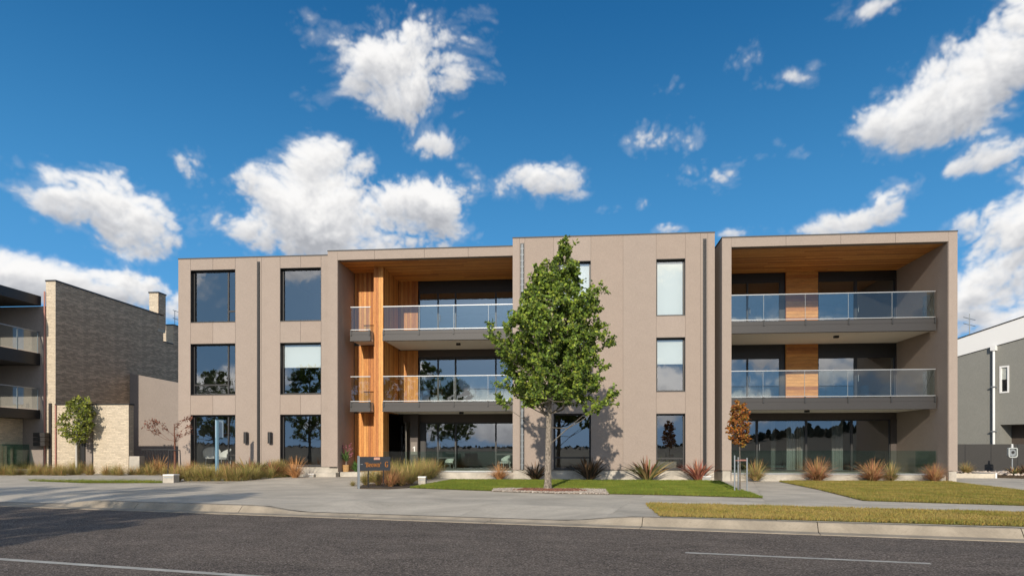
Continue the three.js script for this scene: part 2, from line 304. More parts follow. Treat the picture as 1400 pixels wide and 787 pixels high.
function tube(pts, radii, sides = 6) {   // tapered tube through points
  const P = [], N = [], U = [], I = []; let len = 0;
  const t = new THREE.Vector3(), a = new THREE.Vector3(), b = new THREE.Vector3(), up = new THREE.Vector3();
  for (let i = 0; i < pts.length; i++) {
    t.subVectors(pts[Math.min(pts.length - 1, i + 1)], pts[Math.max(0, i - 1)]).normalize();
    up.set(0.3, 0.05, 0.95); if (Math.abs(t.dot(up)) > 0.95) up.set(1, 0, 0);
    a.crossVectors(t, up).normalize(); b.crossVectors(t, a).normalize();
    if (i) len += pts[i].distanceTo(pts[i - 1]);
    for (let s = 0; s <= sides; s++) { const th = s / sides * 6.28318, c = Math.cos(th), q = Math.sin(th); const nx = a.x * c + b.x * q, ny = a.y * c + b.y * q, nz = a.z * c + b.z * q; P.push(pts[i].x + nx * radii[i], pts[i].y + ny * radii[i], pts[i].z + nz * radii[i]); N.push(nx, ny, nz); U.push(s / sides, len); }
  }
  for (let i = 0; i < pts.length - 1; i++) for (let s = 0; s < sides; s++) { const k = i * (sides + 1) + s; I.push(k, k + 1, k + sides + 1, k + 1, k + sides + 2, k + sides + 1); }
  const geo = new THREE.BufferGeometry();
  geo.setAttribute('position', new THREE.Float32BufferAttribute(P, 3)); geo.setAttribute('normal', new THREE.Float32BufferAttribute(N, 3)); geo.setAttribute('uv', new THREE.Float32BufferAttribute(U, 2)); geo.setIndex(I);
  return geo;
}
const V = (x, y, z) => new THREE.Vector3(x, y, z);
const rod = (a, b, r, sides = 8) => tube([a, b], [r, r], sides);

// ------------------------------------------------------------------ ground, road, kerb, paving
const K0 = G(900, 707.5), K1 = G(1400, 722.5);
const rl = Math.hypot(K1.x - K0.x, K1.z - K0.z), rd = { x: (K1.x - K0.x) / rl, z: (K1.z - K0.z) / rl }, rn = { x: rd.z, z: -rd.x };   // along the road; towards the building
const R = (s, t) => ({ x: K0.x + rd.x * s + rn.x * t, z: K0.z + rd.z * s + rn.z * t });
const ST = (x, z) => ({ s: (x - K0.x) * rd.x + (z - K0.z) * rd.z, t: (x - K0.x) * rn.x + (z - K0.z) * rn.z });
const RH = -0.17;
const sOf = (px, py) => { const g = G(px, py); return ST(g.x, g.z).s; };
const sC1 = -0.3, sC0 = sOf(343, 694), sL0 = sOf(70, 689);
const kh = (s) => -0.115 * Math.max(sstep(sC0 - 0.3, sC0 + 0.9, s) * (1 - sstep(sC1 - 1.6, sC1, s)), 1 - sstep(sL0 - 1.5, sL0, s));   // kerb dropped at the vehicle crossings
const gh = (x, z) => { const { s, t } = ST(x, z); return kh(s) * (1 - clamp((t - 0.15) / 1.7)) + 0.10 * sstep(-4.2, -6.5, x) * sstep(6, 1, z); };
{
  const g = new THREE.PlaneGeometry(3000, 3000, 1, 1); g.rotateX(-Math.PI / 2); const uv = g.attributes.uv; for (let i = 0; i < uv.count; i++) uv.setXY(i, uv.getX(i) * 3000, uv.getY(i) * 3000);
  g.translate(0, -0.32, 0); struct('ground', g, M.ground);
}
function sheetST(s0, s1, t0, t1, hf, ns = 1, nt = 1) {
  const P = [], U = [], I = [];
  for (let j = 0; j <= nt; j++) for (let i = 0; i <= ns; i++) { const s = lerp(s0, s1, i / ns), t = lerp(t0, t1, j / nt), p = R(s, t); P.push(p.x, hf(s, t, p), p.z); U.push(s, t); }
  for (let j = 0; j < nt; j++) for (let i = 0; i < ns; i++) { const k = j * (ns + 1) + i; I.push(k, k + 1, k + ns + 2, k, k + ns + 2, k + ns + 1); }
  const g = new THREE.BufferGeometry(); g.setAttribute('position', new THREE.Float32BufferAttribute(P, 3)); g.setAttribute('uv', new THREE.Float32BufferAttribute(U, 2)); g.setIndex(I); g.computeVertexNormals(); return g;
}
{
  const g = sheetST(-60, 60, -10.6, -0.10, () => RH, 480, 84), uv = g.attributes.uv, C = new Float32Array(uv.count * 3);
  for (let i = 0; i < uv.count; i++) { const s = uv.getX(i), t = uv.getY(i), k = 1 + 0.42 * fbm(s * 0.11, t * 1.5, 3, 4) + 0.22 * fbm(s * 0.8, t * 2.2, 8, 3) + (noise3(s * 0.35, t * 0.9, 21) > 0.42 ? -0.07 : 0); C[i * 3] = k; C[i * 3 + 1] = k * 0.995; C[i * 3 + 2] = k * 0.985; }
  g.setAttribute('color', new THREE.BufferAttribute(C, 3)); M.asphalt.vertexColors = true;
  struct('road', g, M.asphalt);
}
struct('far_verge', sheetST(-160, 160, -60, -10.6, () => RH + 0.10, 20, 4), M.ground);
{
  const mk = group('road_marking', scene); mk.userData = { kind: 'structure', label: 'white painted lane lines on the asphalt' };
  const a = ST(...Object.values(G(937, 756, RH)).slice(0, 2)), b = ST(...Object.values(G(1272, 770, RH)).slice(0, 2));
  const tD = (a.t + b.t) / 2;
  for (const k of [-3, -2, -1, 0, 1, 2]) { if (k < 0) continue; part('dash', sheetST(a.s + k * 12, b.s + k * 12, tD - 0.05, tD + 0.05, () => RH + 0.005, 6), M.paint, mk); }
  const c = ST(...Object.values(G(0, 766, RH)).slice(0, 2)), d = ST(...Object.values(G(350, 786.5, RH)).slice(0, 2)), tS = (c.t + d.t) / 2;
  part('line', sheetST(-60, d.s + 0.3, tS - 0.06, tS + 0.06, () => RH + 0.005, 30), M.paint, mk);
}
{
  const kerb = struct('kerb'); kerb.userData.label = 'pale concrete kerb along the road, dropped at the crossings';
  const prof = (s) => { const h = kh(s); return [[0.16, h - 0.006], [0.03, h], [0.0, h - 0.012], [-0.10, RH + 0.05 * (1 + h / 0.115) + 0.012], [-0.14, RH + 0.022], [-0.42, RH + 0.012], [-0.43, RH - 0.05]]; };
  const edges = []; for (let s = -42; s <= 42; s += 2.98) edges.push(s);
  for (let e = 0; e < edges.length - 1; e++) {
    const n = 8, P = [], U = [], I = [];
    for (let i = 0; i <= n; i++) { const s = lerp(edges[e] + 0.006, edges[e + 1] - 0.006, i / n); let l = 0, last; for (const [t, h] of prof(s)) { if (last) l += Math.hypot(t - last[0], h - last[1]); last = [t, h]; const p = R(s, t); P.push(p.x, h, p.z); U.push(s, l + s * 0.001); } }
    for (let i = 0; i < n; i++) for (let j = 0; j < 6; j++) { const k = i * 7 + j; I.push(k, k + 1, k + 7, k + 1, k + 8, k + 7); }
    let g = new THREE.BufferGeometry(); g.setAttribute('position', new THREE.Float32BufferAttribute(P, 3)); g.setAttribute('uv', new THREE.Float32BufferAttribute(U, 2)); g.setIndex(I); g = g.toNonIndexed(); g.computeVertexNormals();
    part('kerb_block', g, M.kerb, kerb);
  }
}
{
  const path = struct('footpath'); path.userData.label = 'pale grey concrete paving between the road and the buildings';
  const se = []; for (let s = -37.6; s <= 34; s += 3.05) se.push(s);
  const te = [0.165, 2.0, 4.6, 8.0, 11.6, 15.4, 19.5, 24];
  seed(5);
  for (let i = 0; i < se.length - 1; i++) for (let j = 0; j < te.length - 1; j++) {
    const g = sheetST(se[i] + 0.003, se[i + 1] - 0.003, te[j] + (j ? 0.003 : 0), te[j + 1] - 0.003, (s, t, p) => gh(p.x, p.z), 6, 6);
    const uv = g.attributes.uv, o = rnd() * 20; for (let k = 0; k < uv.count; k++) uv.setXY(k, uv.getX(k) + o, uv.getY(k) + o * 0.7);
    part('concrete_slab', g, rnd() < 0.5 ? M.conc : M.conc2, path);
  }
  part('slab_bed', sheetST(-38, 36, 0.17, 30, (s, t, p) => gh(p.x, p.z) - 0.05, 140, 70), M.conc2, path);
}
// ------------------------------------------------------------------ lawns and planting beds
function polyXZ(pxs) { return pxs.map((p) => p.length === 3 ? { x: p[0], z: p[1] } : G(p[0], p[1])); }
function slabPoly(pts, h, mat, thick = 0.06) {
  const sh = new THREE.Shape(pts.map((p) => new THREE.Vector2(p.x, -p.z)));
  const g = new THREE.ExtrudeGeometry(sh, { depth: thick, bevelEnabled: false });
  g.rotateX(-Math.PI / 2); g.translate(0, h - thick, 0);
  return g;
}
function inside(p, poly) { let c = false; for (let i = 0, j = poly.length - 1; i < poly.length; j = i++) { const a = poly[i], b = poly[j]; if ((a.z > p.z) !== (b.z > p.z) && p.x < (b.x - a.x) * (p.z - a.z) / (b.z - a.z) + a.x) c = !c; } return c; }
const tuftGeo = (() => {
  const P = [], N = [], I = []; seed(33);
  for (let b = 0; b < 5; b++) {
    const a = rnd() * 6.28, d = rr(0, 0.018), x = Math.cos(a) * d, z = Math.sin(a) * d, h = rr(0.03, 0.062), l = rr(0.008, 0.035), w = 0.0035, th = rnd() * 6.28, cx = Math.cos(th), cz = Math.sin(th), k = P.length / 3;
    P.push(x - cz * w, 0, z + cx * w, x + cz * w, 0, z - cx * w, x + cx * l * 0.4 + cz * w * 0.8, h * 0.6, z + cz * l * 0.4 - cx * w * 0.8, x + cx * l, h, z + cz * l);
    for (let q = 0; q < 4; q++) N.push(cx * 0.5, 0.85, cz * 0.5);
    I.push(k, k + 1, k + 2, k, k + 2, k + 3);
  }
  let g = new THREE.BufferGeometry(); g.setAttribute('position', new THREE.Float32BufferAttribute(P, 3)); g.setIndex(I); g = g.toNonIndexed(); g.computeVertexNormals(); return g;
})();
const lawnBlade = std(0xffffff, 0.9);
function lawn(pts, h, density, tones, label, dry) {
  const base = struct('lawn', slabPoly(pts, h, null), M.lawnSoil); base.name = named('lawn_bed'); base.userData.label = 'soil under ' + label;
  let x0 = 1e9, x1 = -1e9, z0 = 1e9, z1 = -1e9; for (const p of pts) { x0 = Math.min(x0, p.x); x1 = Math.max(x1, p.x); z0 = Math.min(z0, p.z); z1 = Math.max(z1, p.z); }
  const n = Math.floor((x1 - x0) * (z1 - z0) * density), list = [];
  for (let i = 0; i < n; i++) { const p = { x: rr(x0, x1), z: rr(z0, z1) }; if (inside(p, pts)) list.push({ x: p.x + rr(-0.045, 0.045), z: p.z + rr(-0.045, 0.045) }); }
  const im = new THREE.InstancedMesh(tuftGeo, lawnBlade, list.length), m = new THREE.Matrix4(), q = new THREE.Quaternion(), e = new THREE.Euler(), c = new THREE.Color();
  list.forEach((p, i) => {
    const k = rr(0.65, 1.25) * (1 + 0.35 * clamp(fbm(p.x * 2.3, 9.1, p.z * 2.3, 2) * 2, -0.6, 1)); e.set(rr(-0.25, 0.25), rnd() * 6.28, rr(-0.25, 0.25)); q.setFromEuler(e);
    m.compose(V(p.x, h - 0.004, p.z), q, V(k, k * rr(0.8, 1.2), k)); im.setMatrixAt(i, m);
    const w = clamp(0.5 + fbm(p.x * 1.1, 3.1, p.z * 1.1, 4) * 2.3 + dry(p)), t = tones[0].map((v, j) => lerp(v, tones[1][j], clamp(w + rr(-0.35, 0.35)))), b = rr(0.75, 1.25);
    c.setRGB(t[0] * b, t[1] * b, t[2] * b); im.setColorAt(i, c);
  });
  im.name = named('lawn_grass'); im.userData = { kind: 'stuff', label, category: 'grass' }; shade(im); scene.add(im);
}
seed(77);
const zF = 0.06;
const lawnMid = [...polyXZ([[560, 667.3], [640, 670.2], [671, 671.2], [673, 668.6], [700, 668.0], [830, 669.4], [833, 675.5], [920, 677.2], [1043, 681.0]]), ...polyXZ([[1003, 667.5]]), { x: FX(984, 0.7), z: 0.75 }, { x: FX(930, 0.45), z: 0.55 }, { x: FX(702, 0.45), z: 0.5 }, { x: FX(618, 0.6), z: 0.62 }];
lawn(lawnMid, 0.02, 1500, [[0.1135, 0.1512, 0.0117], [0.2064, 0.224, 0.0292]], 'short bright green lawn in front of the tree and windows', () => -0.3);
const lawnRight = [...polyXZ([[1066, 658.6], [1118, 669], [1181, 684.7], [1400, 691.4], [1560, 697], [1560, 678], [1400, 671.8], [1312, 661.2]]), { x: FX(1300, 0.4), z: 0.35 }, { x: FX(1070, 0.4), z: 0.6 }];
lawn(lawnRight, 0.02, 1500, [[0.162, 0.1568, 0.0208], [0.288, 0.2184, 0.052]], 'yellowing lawn in front of the wing with two glass balconies', (p) => 0.05);
const lawnVerge = polyXZ([[884, 689.4], [1400, 702.3], [1600, 707.5], [1600, 726], [1400, 720.0], [903, 705.9]]);
lawn(lawnVerge, 0.016, 1700, [[0.198, 0.1736, 0.026], [0.33, 0.2408, 0.0676]], 'narrow dry grass verge between footpath and kerb', (p) => 0.12);
const lawnLeft = polyXZ([[30, 654.2], [140, 652.8], [214, 651.8], [221, 661.2], [120, 661.2], [40, 659.2]]);
lawn(lawnLeft, 0.03, 1100, [[0.1135, 0.1512, 0.0117], [0.2064, 0.2128, 0.0312]], 'thin strip of lawn before the grasses by the brick building', () => -0.15);
function bed(pts, h, label) { const m = struct('x', slabPoly(pts, h, null), M.soil); m.name = named('planting_bed'); m.userData.label = label; return m; }
const bedFront = [...polyXZ([[226, 660.5], [300, 661.5], [345, 660.4], [400, 655.5], [424, 652.5]]), { x: FX(424, -0.2), z: -0.2 }, { x: FX(244, -0.2), z: -0.2 }];
bed(bedFront, 0.04, 'dark mulch bed below the facade windows');
const bedBack = polyXZ([[-40, 657.2], [36, 655.4], [40, 653.9], [140, 652.6], [216, 651.6], [222, 656.5], [262, 655.5], [268, 650], [180, 646.5], [-40, 649.5]]);
bed(bedBack, 0.025, 'dark mulch bed in front of the brick building');
const bedSign = [...polyXZ([[488, 668], [530, 668.6], [557, 667.2], [606, 653.2], [600, 650.5], [520, 650.5]])];
bed(bedSign, 0.03, 'dark mulch bed behind the entrance sign');

// gravel round the street tree, and bark chips
function pebbles(name, pts, n, r0, r1, tones, label, h) {
  const g = new THREE.IcosahedronGeometry(1, 1), p = g.attributes.position; seed(9);
  for (let i = 0; i < p.count; i++) { const k = 0.82 + 0.3 * (noise3(p.getX(i) * 1.7, p.getY(i) * 1.7, p.getZ(i) * 1.7) + 0.3); p.setXYZ(i, p.getX(i) * k, p.getY(i) * k * 0.62, p.getZ(i) * k); }
  g.computeVertexNormals();
  let x0 = 1e9, x1 = -1e9, z0 = 1e9, z1 = -1e9; for (const q of pts) { x0 = Math.min(x0, q.x); x1 = Math.max(x1, q.x); z0 = Math.min(z0, q.z); z1 = Math.max(z1, q.z); }
  const list = []; for (let i = 0; i < n; i++) { const q = { x: rr(x0, x1), z: rr(z0, z1) }; if (inside(q, pts)) list.push(q); }
  const im = new THREE.InstancedMesh(g, std(0xffffff, 0.9), list.length), m = new THREE.Matrix4(), q = new THREE.Quaternion(), c = new THREE.Color();
  list.forEach((s, i) => { const r = rr(r0, r1); q.setFromEuler(new THREE.Euler(rr(-0.4, 0.4), rnd() * 6.28, rr(-0.4, 0.4))); m.compose(V(s.x, h + r * 0.3, s.z), q, V(r * rr(0.8, 1.5), r, r)); im.setMatrixAt(i, m); const t = tones[Math.floor(rnd() * tones.length)], b = rr(0.75, 1.2); c.setRGB(t[0] * b, t[1] * b, t[2] * b); im.setColorAt(i, c); });
  im.name = named(name); im.userData = { kind: 'stuff', label, category: 'gravel' }; scene.add(shade(im));
}
const gravelBed = polyXZ([[672, 671.8], [674, 668.3], [700, 667.8], [750, 667.6], [800, 668.2], [828, 669.2], [833, 675.8], [760, 674.6]]);
struct('x', slabPoly(gravelBed, 0.02, null), M.soil).name = named('planting_bed');
scene.children[scene.children.length - 1].userData.label = 'soil of the gravel patch under the street tree';
pebbles('gravel', gravelBed, 8500, 0.012, 0.034, [[0.36, 0.30, 0.24], [0.43, 0.36, 0.29], [0.27, 0.22, 0.18], [0.48, 0.42, 0.35]], 'pale gravel around the foot of the street tree', 0.015);
pebbles('bark_chips', polyXZ([[700, 671.4], [716, 669], [790, 669.4], [802, 672.2], [760, 673.2]]), 1500, 0.014, 0.036, [[0.20, 0.075, 0.045], [0.28, 0.12, 0.07], [0.13, 0.055, 0.035]], 'reddish bark chips at the trunk of the street tree', 0.03);

// ------------------------------------------------------------------ the apartment building
const bld = thing('apartment_building', 'three-storey taupe apartment building with timber-lined balconies and stepped flat roofs', 'building');
const zL = -0.25, zM = -0.10, zC = 0.0, zR = 0.25, zBk = -4.0, zEnd = -11.5;
const edgePx = (px, z) => FX(px, z);
let panelTick = 0;
function facade(z, joints, wins, y0, y1) {
  const back = [];
  for (let i = 0; i < joints.length - 1; i++) {
    const a = joints[i], b = joints[i + 1], mid = (a + b) / 2, ws = wins.filter((w) => w.x0 < mid && w.x1 > mid).sort((p, q) => p.y0 - q.y0);
    const ys = [y0]; for (const w of ws) ys.push(w.y0, w.y1); ys.push(y1);
    for (let k = 0; k < ys.length; k += 2) {
      const ga = i === 0 ? 0 : 0.005, gb = i === joints.length - 2 ? 0 : 0.005;
      part('facade_panel', bx(a + ga, b - gb, ys[k] + (k ? 0.004 : 0), ys[k + 1] - (k < ys.length - 2 ? 0.004 : 0), z - 0.03, z, null, rnd() * 9, rnd() * 9), [M.clad, M.clad2, M.clad3, M.clad4][(panelTick++ * 7 + (panelTick >> 2)) % 4], bld);
      back.push(bx(a, b, ys[k], ys[k + 1], z - 0.30, z - 0.033));
    }
  }
  part('wall', merge(back), M.backing, bld);
}
function windowUnit(w, z, { mull = [], trans = [], blind = 0 } = {}) {
  const g = group('window', bld), { x0, x1, y0, y1 } = w, d = 0.24, zp = z - d, e = 0.012;
  part('reveal', merge([bx(x0 + 0.001, x0 + e, y0, y1, zp - 0.03, z + 0.004), bx(x1 - e, x1 - 0.001, y0, y1, zp - 0.03, z + 0.004), bx(x0 + e, x1 - e, y1 - e, y1 - 0.001, zp - 0.03, z + 0.004)]), M.dark, g);
  part('sill', bx(x0 + e, x1 - e, y0 + 0.001, y0 + 0.025, zp - 0.03, z + 0.02), M.dark, g);
  const f = 0.055, bars = [bx(x0 + e, x0 + e + f, y0 + 0.025, y1 - e, zp - 0.03, zp + 0.03), bx(x1 - e - f, x1 - e, y0 + 0.025, y1 - e, zp - 0.03, zp + 0.03), bx(x0 + e + f, x1 - e - f, y1 - e - f, y1 - e, zp - 0.03, zp + 0.03), bx(x0 + e + f, x1 - e - f, y0 + 0.025, y0 + 0.025 + f, zp - 0.03, zp + 0.03)];
  for (const m of mull) bars.push(bx(m - 0.03, m + 0.03, y0 + 0.025 + f, y1 - e - f, zp - 0.028, zp + 0.034));
  for (const [a, b, y] of trans) bars.push(bx(a, b, y - 0.032, y + 0.032, zp - 0.026, zp + 0.026));
  part('frame', merge(bars), M.dark, g);
  const xs = [x0 + e + f / 2, ...mull, x1 - e - f / 2];
  for (let i = 0; i < xs.length - 1; i++) {
    const ys = [y0 + 0.05, ...trans.filter(([a, b]) => a < xs[i + 1] - 0.05 && b > xs[i] + 0.05).map((t) => t[2]), y1 - 0.04].sort((p, q) => p - q);
    for (let k = 0; k < ys.length - 1; k++) part('pane', paneXY(xs[i], xs[i + 1], ys[k], ys[k + 1], zp), M.glass, g);
  }
  if (blind) part('blind', bx(x0 + 0.05, x1 - 0.05, y1 - 0.05 - (y1 - y0 - 0.08) * blind, y1 - 0.05, zp - 0.075, zp - 0.07), M.blind, g);
  return g;
}
function downpipeSlot(px0, px1, pyTop, z, yB, mat) {   // dark recessed channel with a pipe held by clips
  const g = group('drain_channel', bld), x0 = FX(px0, z), x1 = FX(px1, z), yT = F(px0, pyTop, z).y, c = (x0 + x1) / 2;
  part('channel', merge([bx(x0, x0 + 0.02, yB, yT, z - 0.02, z + 0.006), bx(x1 - 0.02, x1, yB, yT, z - 0.02, z + 0.006), bx(x0 + 0.02, x1 - 0.02, yT - 0.02, yT, z - 0.02, z + 0.006), bx(x0 + 0.02, x1 - 0.02, yB, yT - 0.02, z + 0.001, z + 0.003)]), M.black, g);
  part('pipe', rod(V(c, yB, z + 0.025), V(c, yT - 0.05, z + 0.025), (x1 - x0) * 0.24, 10), mat, g);
  for (let y = yB + 0.2; y < yT; y += 0.245) part('clip', bx(x0 + 0.022, x1 - 0.022, y, y + 0.02, z + 0.004, z + 0.055), mat, g);
}
const YR = { L: F(448, 349.2, zL).y, M: F(450, 343.6, zM).y, C: F(702, 325.8, zC).y, R: F(987.4, 325.2, zR).y };
const yClL = F(440, 637.7, zL).y, yCl = F(820, 642.2, zC).y;
const coping = (x0, x1, y, z0, z1) => part('coping', bx(x0 - 0.012, x1 + 0.012, y, y + 0.045, z1, z0 + 0.02), M.flash, bld);

// --- left wing
seed(101);
const X = { l0: FX(243.3, zL), l1: FX(449.5, zL), m1: FX(461, zM), c0: FX(701, zC), c1: FX(977.5, zC), r0: FX(987.6, zR), ro0: FX(1000.2, zR), ro1: FX(1297.6, zR), r1: FX(1309.8, zR) };
X.m0 = X.l1;
const wl = (p0, p1, t, b) => ({ x0: FX(p0, zL), x1: FX(p1, zL), y1: F((p0 + p1) / 2, t, zL).y, y0: F((p0 + p1) / 2, b, zL).y });
const W1 = [wl(260, 321.3, 368.7, 440.6), wl(260, 321.3, 469.6, 540.0), wl(260, 321.3, 567.0, 637.6)], W2 = [wl(382.6, 438.7, 365.8, 438.9), wl(382.6, 438.7, 468.1, 539.1), wl(382.6, 438.7, 566.4, 637.4)];
for (const w of [...W1, ...W2]) if (w.y0 < 1) w.y0 = yClL + 0.005;
const jl = [X.l0, W1[0].x0, (W1[0].x0 + W1[0].x1) / 2, W1[0].x1, FX(351, zL), FX(357, zL), W2[0].x0, (W2[0].x0 + W2[0].x1) / 2, W2[0].x1, X.l1];
facade(zL, jl, [...W1, ...W2], yClL, YR.L);
{
  const m = FX(308.5, zL), c = W1[0];
  windowUnit(W1[0], zL, { mull: [m], trans: [[m, c.x1 - 0.05, F(315, 424, zL).y]] });
  windowUnit(W1[1], zL, { mull: [m], trans: [[c.x0 + 0.06, m, F(290, 525.5, zL).y]] });
  windowUnit(W1[2], zL, { mull: [m], trans: [[m, c.x1 - 0.05, F(315, 622, zL).y]] });
  const k = FX(386, zL);
  windowUnit(W2[0], zL, {}); windowUnit(W2[1], zL, { blind: 0.46 }); windowUnit(W2[2], zL, {});
}
downpipeSlot(351.3, 355.3, 357.5, zL, yClL, M.dark);
coping(X.l0, X.l1, YR.L, zL, -11.5);
part('plinth', bx(X.l0 + 0.02, X.m1, -0.1, yClL - 0.02, -1.0, zL - 0.03), M.plinth, bld);
for (const px of [336.3, 369.2]) {
  const g = group('wall_light', bld), x = FX(px, zL + 0.06), y0 = F(px, 606, zL).y, y1 = F(px, 590.5, zL).y;
  part('body', new THREE.CylinderGeometry(0.085, 0.085, y1 - y0, 18).translate(x, (y0 + y1) / 2, zL + 0.12), M.dark, g);
  part('bracket', bx(x - 0.05, x + 0.05, (y0 + y1) / 2 - 0.08, (y0 + y1) / 2 + 0.08, zL + 0.001, zL + 0.05), M.dark, g);
}
// --- middle bay frame
const yF2 = F(461, 355.4, zM).y;   // underside of the fascia
facade(zM, [X.m0, X.m1], [], yClL, YR.M);
{
  const js = [X.m1, FX(512, zM), FX(580, zM), FX(640, zM), X.c0];
  for (let i = 0; i < 4; i++) part('facade_panel', bx(js[i] + 0.005, js[i + 1] - 0.005, yF2, YR.M, zM - 0.03, zM, null, rnd() * 9, rnd() * 9), M.clad, bld);
  part('wall', bx(X.m1, X.c0, yF2 + 0.001, YR.M, zM - 0.30, zM - 0.033), M.backing, bld);
}
coping(X.m0, X.c0 - 0.015, YR.M, zM, -11.5);
part('wall', bx(X.m0, X.m1 - 0.001, 0, YR.M - 0.02, -4.3, zM - 0.302), M.clad, bld);
// --- centre wing
seed(102);
const wc = (p0, p1, t, b) => ({ x0: FX(p0, zC), x1: FX(p1, zC), y1: F((p0 + p1) / 2, t, zC).y, y0: F((p0 + p1) / 2, b, zC).y });
const W3 = [wc(757, 808, 356.8, 433.5), wc(757, 808, 462.2, 536), wc(757, 808, 565.3, 642)], W4 = [wc(897.4, 937.2, 353.6, 431.5), wc(897.4, 937.2, 461, 535.4), wc(897.4, 937.2, 565.2, 641.8)];
for (const w of [...W3, ...W4]) if (w.y0 < 1) w.y0 = yCl + 0.005;
facade(zC, [X.c0, FX(710.5, zC), FX(717.5, zC), W3[0].x0, W3[0].x1, FX(852, zC), W4[0].x0, W4[0].x1, FX(958, zC), FX(968, zC), X.c1], [...W3, ...W4], yCl, YR.C);
windowUnit(W3[0], zC, { blind: 0.8 }); windowUnit(W3[1], zC, {}); windowUnit(W3[2], zC, { trans: [[W3[0].x0 + 0.06, W3[0].x1 - 0.06, F(780, 625.5, zC).y]] });
windowUnit(W4[0], zC, { blind: 0.995 }); windowUnit(W4[1], zC, { blind: 0.47 }); windowUnit(W4[2], zC, { trans: [[W4[0].x0 + 0.06, W4[0].x1 - 0.06, F(917, 626.5, zC).y]] });
downpipeSlot(711.2, 716.8, 332.5, zC, yCl, M.galv);
downpipeSlot(961.2, 966.4, 326.2, zC, yCl, M.dark);
coping(X.c0, X.c1, YR.C, zC, -11.5);
part('plinth', bx(X.c0 + 0.02, X.c1 - 0.02, -0.1, yCl - 0.02, -1.0, zC - 0.03), M.plinth, bld);
part('wall', bx(X.c0, X.c0 + 0.25, 0, YR.C - 0.02, zEnd, zC - 0.302), M.clad, bld);
part('wall', bx(X.c1 - 0.25, X.c1, 0, YR.C - 0.02, zEnd, zC - 0.302), M.clad, bld);
// --- right wing frame
seed(103);
const yF3 = F(1000, 337.6, zR).y, deckYR0 = 0.02;
part('facade_panel', bx(X.r0, X.ro0, yCl, YR.R, zR - 0.03, zR, null, 3, 1), M.clad, bld);
part('facade_panel', bx(X.ro1, X.r1, yCl, YR.R, zR - 0.03, zR, null, 5, 7), M.clad, bld);
{ const js = [X.ro0, FX(1075, zR), FX(1150, zR), FX(1225, zR), X.ro1]; for (let i = 0; i < 4; i++) part('facade_panel', bx(js[i] + 0.005, js[i + 1] - 0.005, yF3, YR.R, zR - 0.03, zR, null, rnd() * 9, rnd() * 9), M.clad2, bld); }
part('wall', bx(X.ro0, X.ro1, yF3 + 0.001, YR.R, zR - 0.30, zR - 0.033), M.backing, bld);
{   // side walls of the right wing, in storey-high panels
  const yj = [yCl, F(1290, 553, 0).y, YR.R - 0.01];
  for (let k = 0; k < 2; k++) {
    part('side_panel', bx(X.r0, X.ro0, yj[k] + 0.004, yj[k + 1] - 0.004, zEnd, zR - 0.034, null, 2, 5), M.clad, bld);
    part('side_panel', bx(X.ro1, X.r1, yj[k] + 0.004, yj[k + 1] - 0.004, zEnd, zR - 0.034, null, 6, 5), M.clad, bld);
  }
}
part('inner_lining', bx(X.ro1 - 0.012, X.ro1 - 0.001, deckYR0, yF3 - 0.001, zBk + 0.02, zR - 0.034, null, 4, 4), M.clad, bld);
part('inner_lining', bx(X.ro0 + 0.001, X.ro0 + 0.012, deckYR0, yF3 - 0.001, zBk + 0.02, zR - 0.034, null, 4, 4), M.clad, bld);
coping(X.r0, X.r1, YR.R, zR, -11.5);
part('plinth', bx(X.r0 + 0.02, X.ro0 - 0.02, -0.1, yCl - 0.02, -11, zR - 0.03), M.plinth, bld);
part('plinth', bx(X.ro1 + 0.02, X.r1 - 0.02, -0.1, yCl - 0.02, -11, zR - 0.03), M.plinth, bld);

// --- timber
seed(104);
function boards(name, dir, a0, a1, w, make) {   // boards of width w laid along an axis from a0 to a1
  const g = group(name, bld), n = Math.max(1, Math.round((a1 - a0) / w)), ww = (a1 - a0) / n;
  for (let i = 0; i < n; i++) make(g, a0 + i * ww + 0.003, a0 + (i + 1) * ww - 0.003, i);
  return g;
}
const timb = () => M.timber[Math.floor(rnd() * M.timber.length)];
const board = (g, x0, x1, y0, y1, z0, z1, gr) => part('board', bx(x0, x1, y0, y1, z0, z1, gr, rnd() * 11, rnd() * 11), timb(), g);
function soffit(x0, x1, z0, z1, y) {
  boards('timber_soffit', 'z', z0, z1, 0.135, (g, a, b, i) => { const cut = lerp(x0, x1, rr(0.2, 0.8)); board(g, x0, cut - 0.002, y - 0.02, y - rr(0, 0.003), a, b, 'x'); board(g, cut + 0.002, x1, y - 0.02, y - rr(0, 0.003), a, b, 'x'); });
  part('ceiling', bx(x0, x1, y + 0.004, y + 0.05, z0, z1), M.black, bld);
}
const zA = zM - 2.2, zFin0 = zM - 1.2;
part('inner_lining', bx(X.m1, X.m1 + 0.012, 0.3, yF2 - 0.001, zA, zM - 0.034, null, 2, 1), M.clad, bld);
soffit(X.m1 + 0.014, X.c0 - 0.002, zBk, zM - 0.305, yF2 + 0.02);
soffit(X.ro0 + 0.014, X.ro1 - 0.014, zBk, zR - 0.305, yF3 + 0.02);
const finX0 = FX(510.8, zFin0), finX1 = FX(523.6, zFin0);
const deckY = F(650, 645.7, -0.3).y, deckYR = F(1150, 649, -0.1).y;
boards('timber_column', 'x', finX0, finX1, 0.10, (g, a, b) => board(g, a, b, deckY, yF2, zFin0 - 0.02, zFin0, 'y'));
const ZB = zM - 0.75;
const lvM = { s2t: F(560, 450.6, ZB).y, s2b: F(560, 464.8, ZB).y, r2: F(560, 417.6, ZB).y, s1t: F(560, 549.0, ZB).y, s1b: F(560, 562.0, ZB).y, r1: F(560, 513.4, ZB).y };
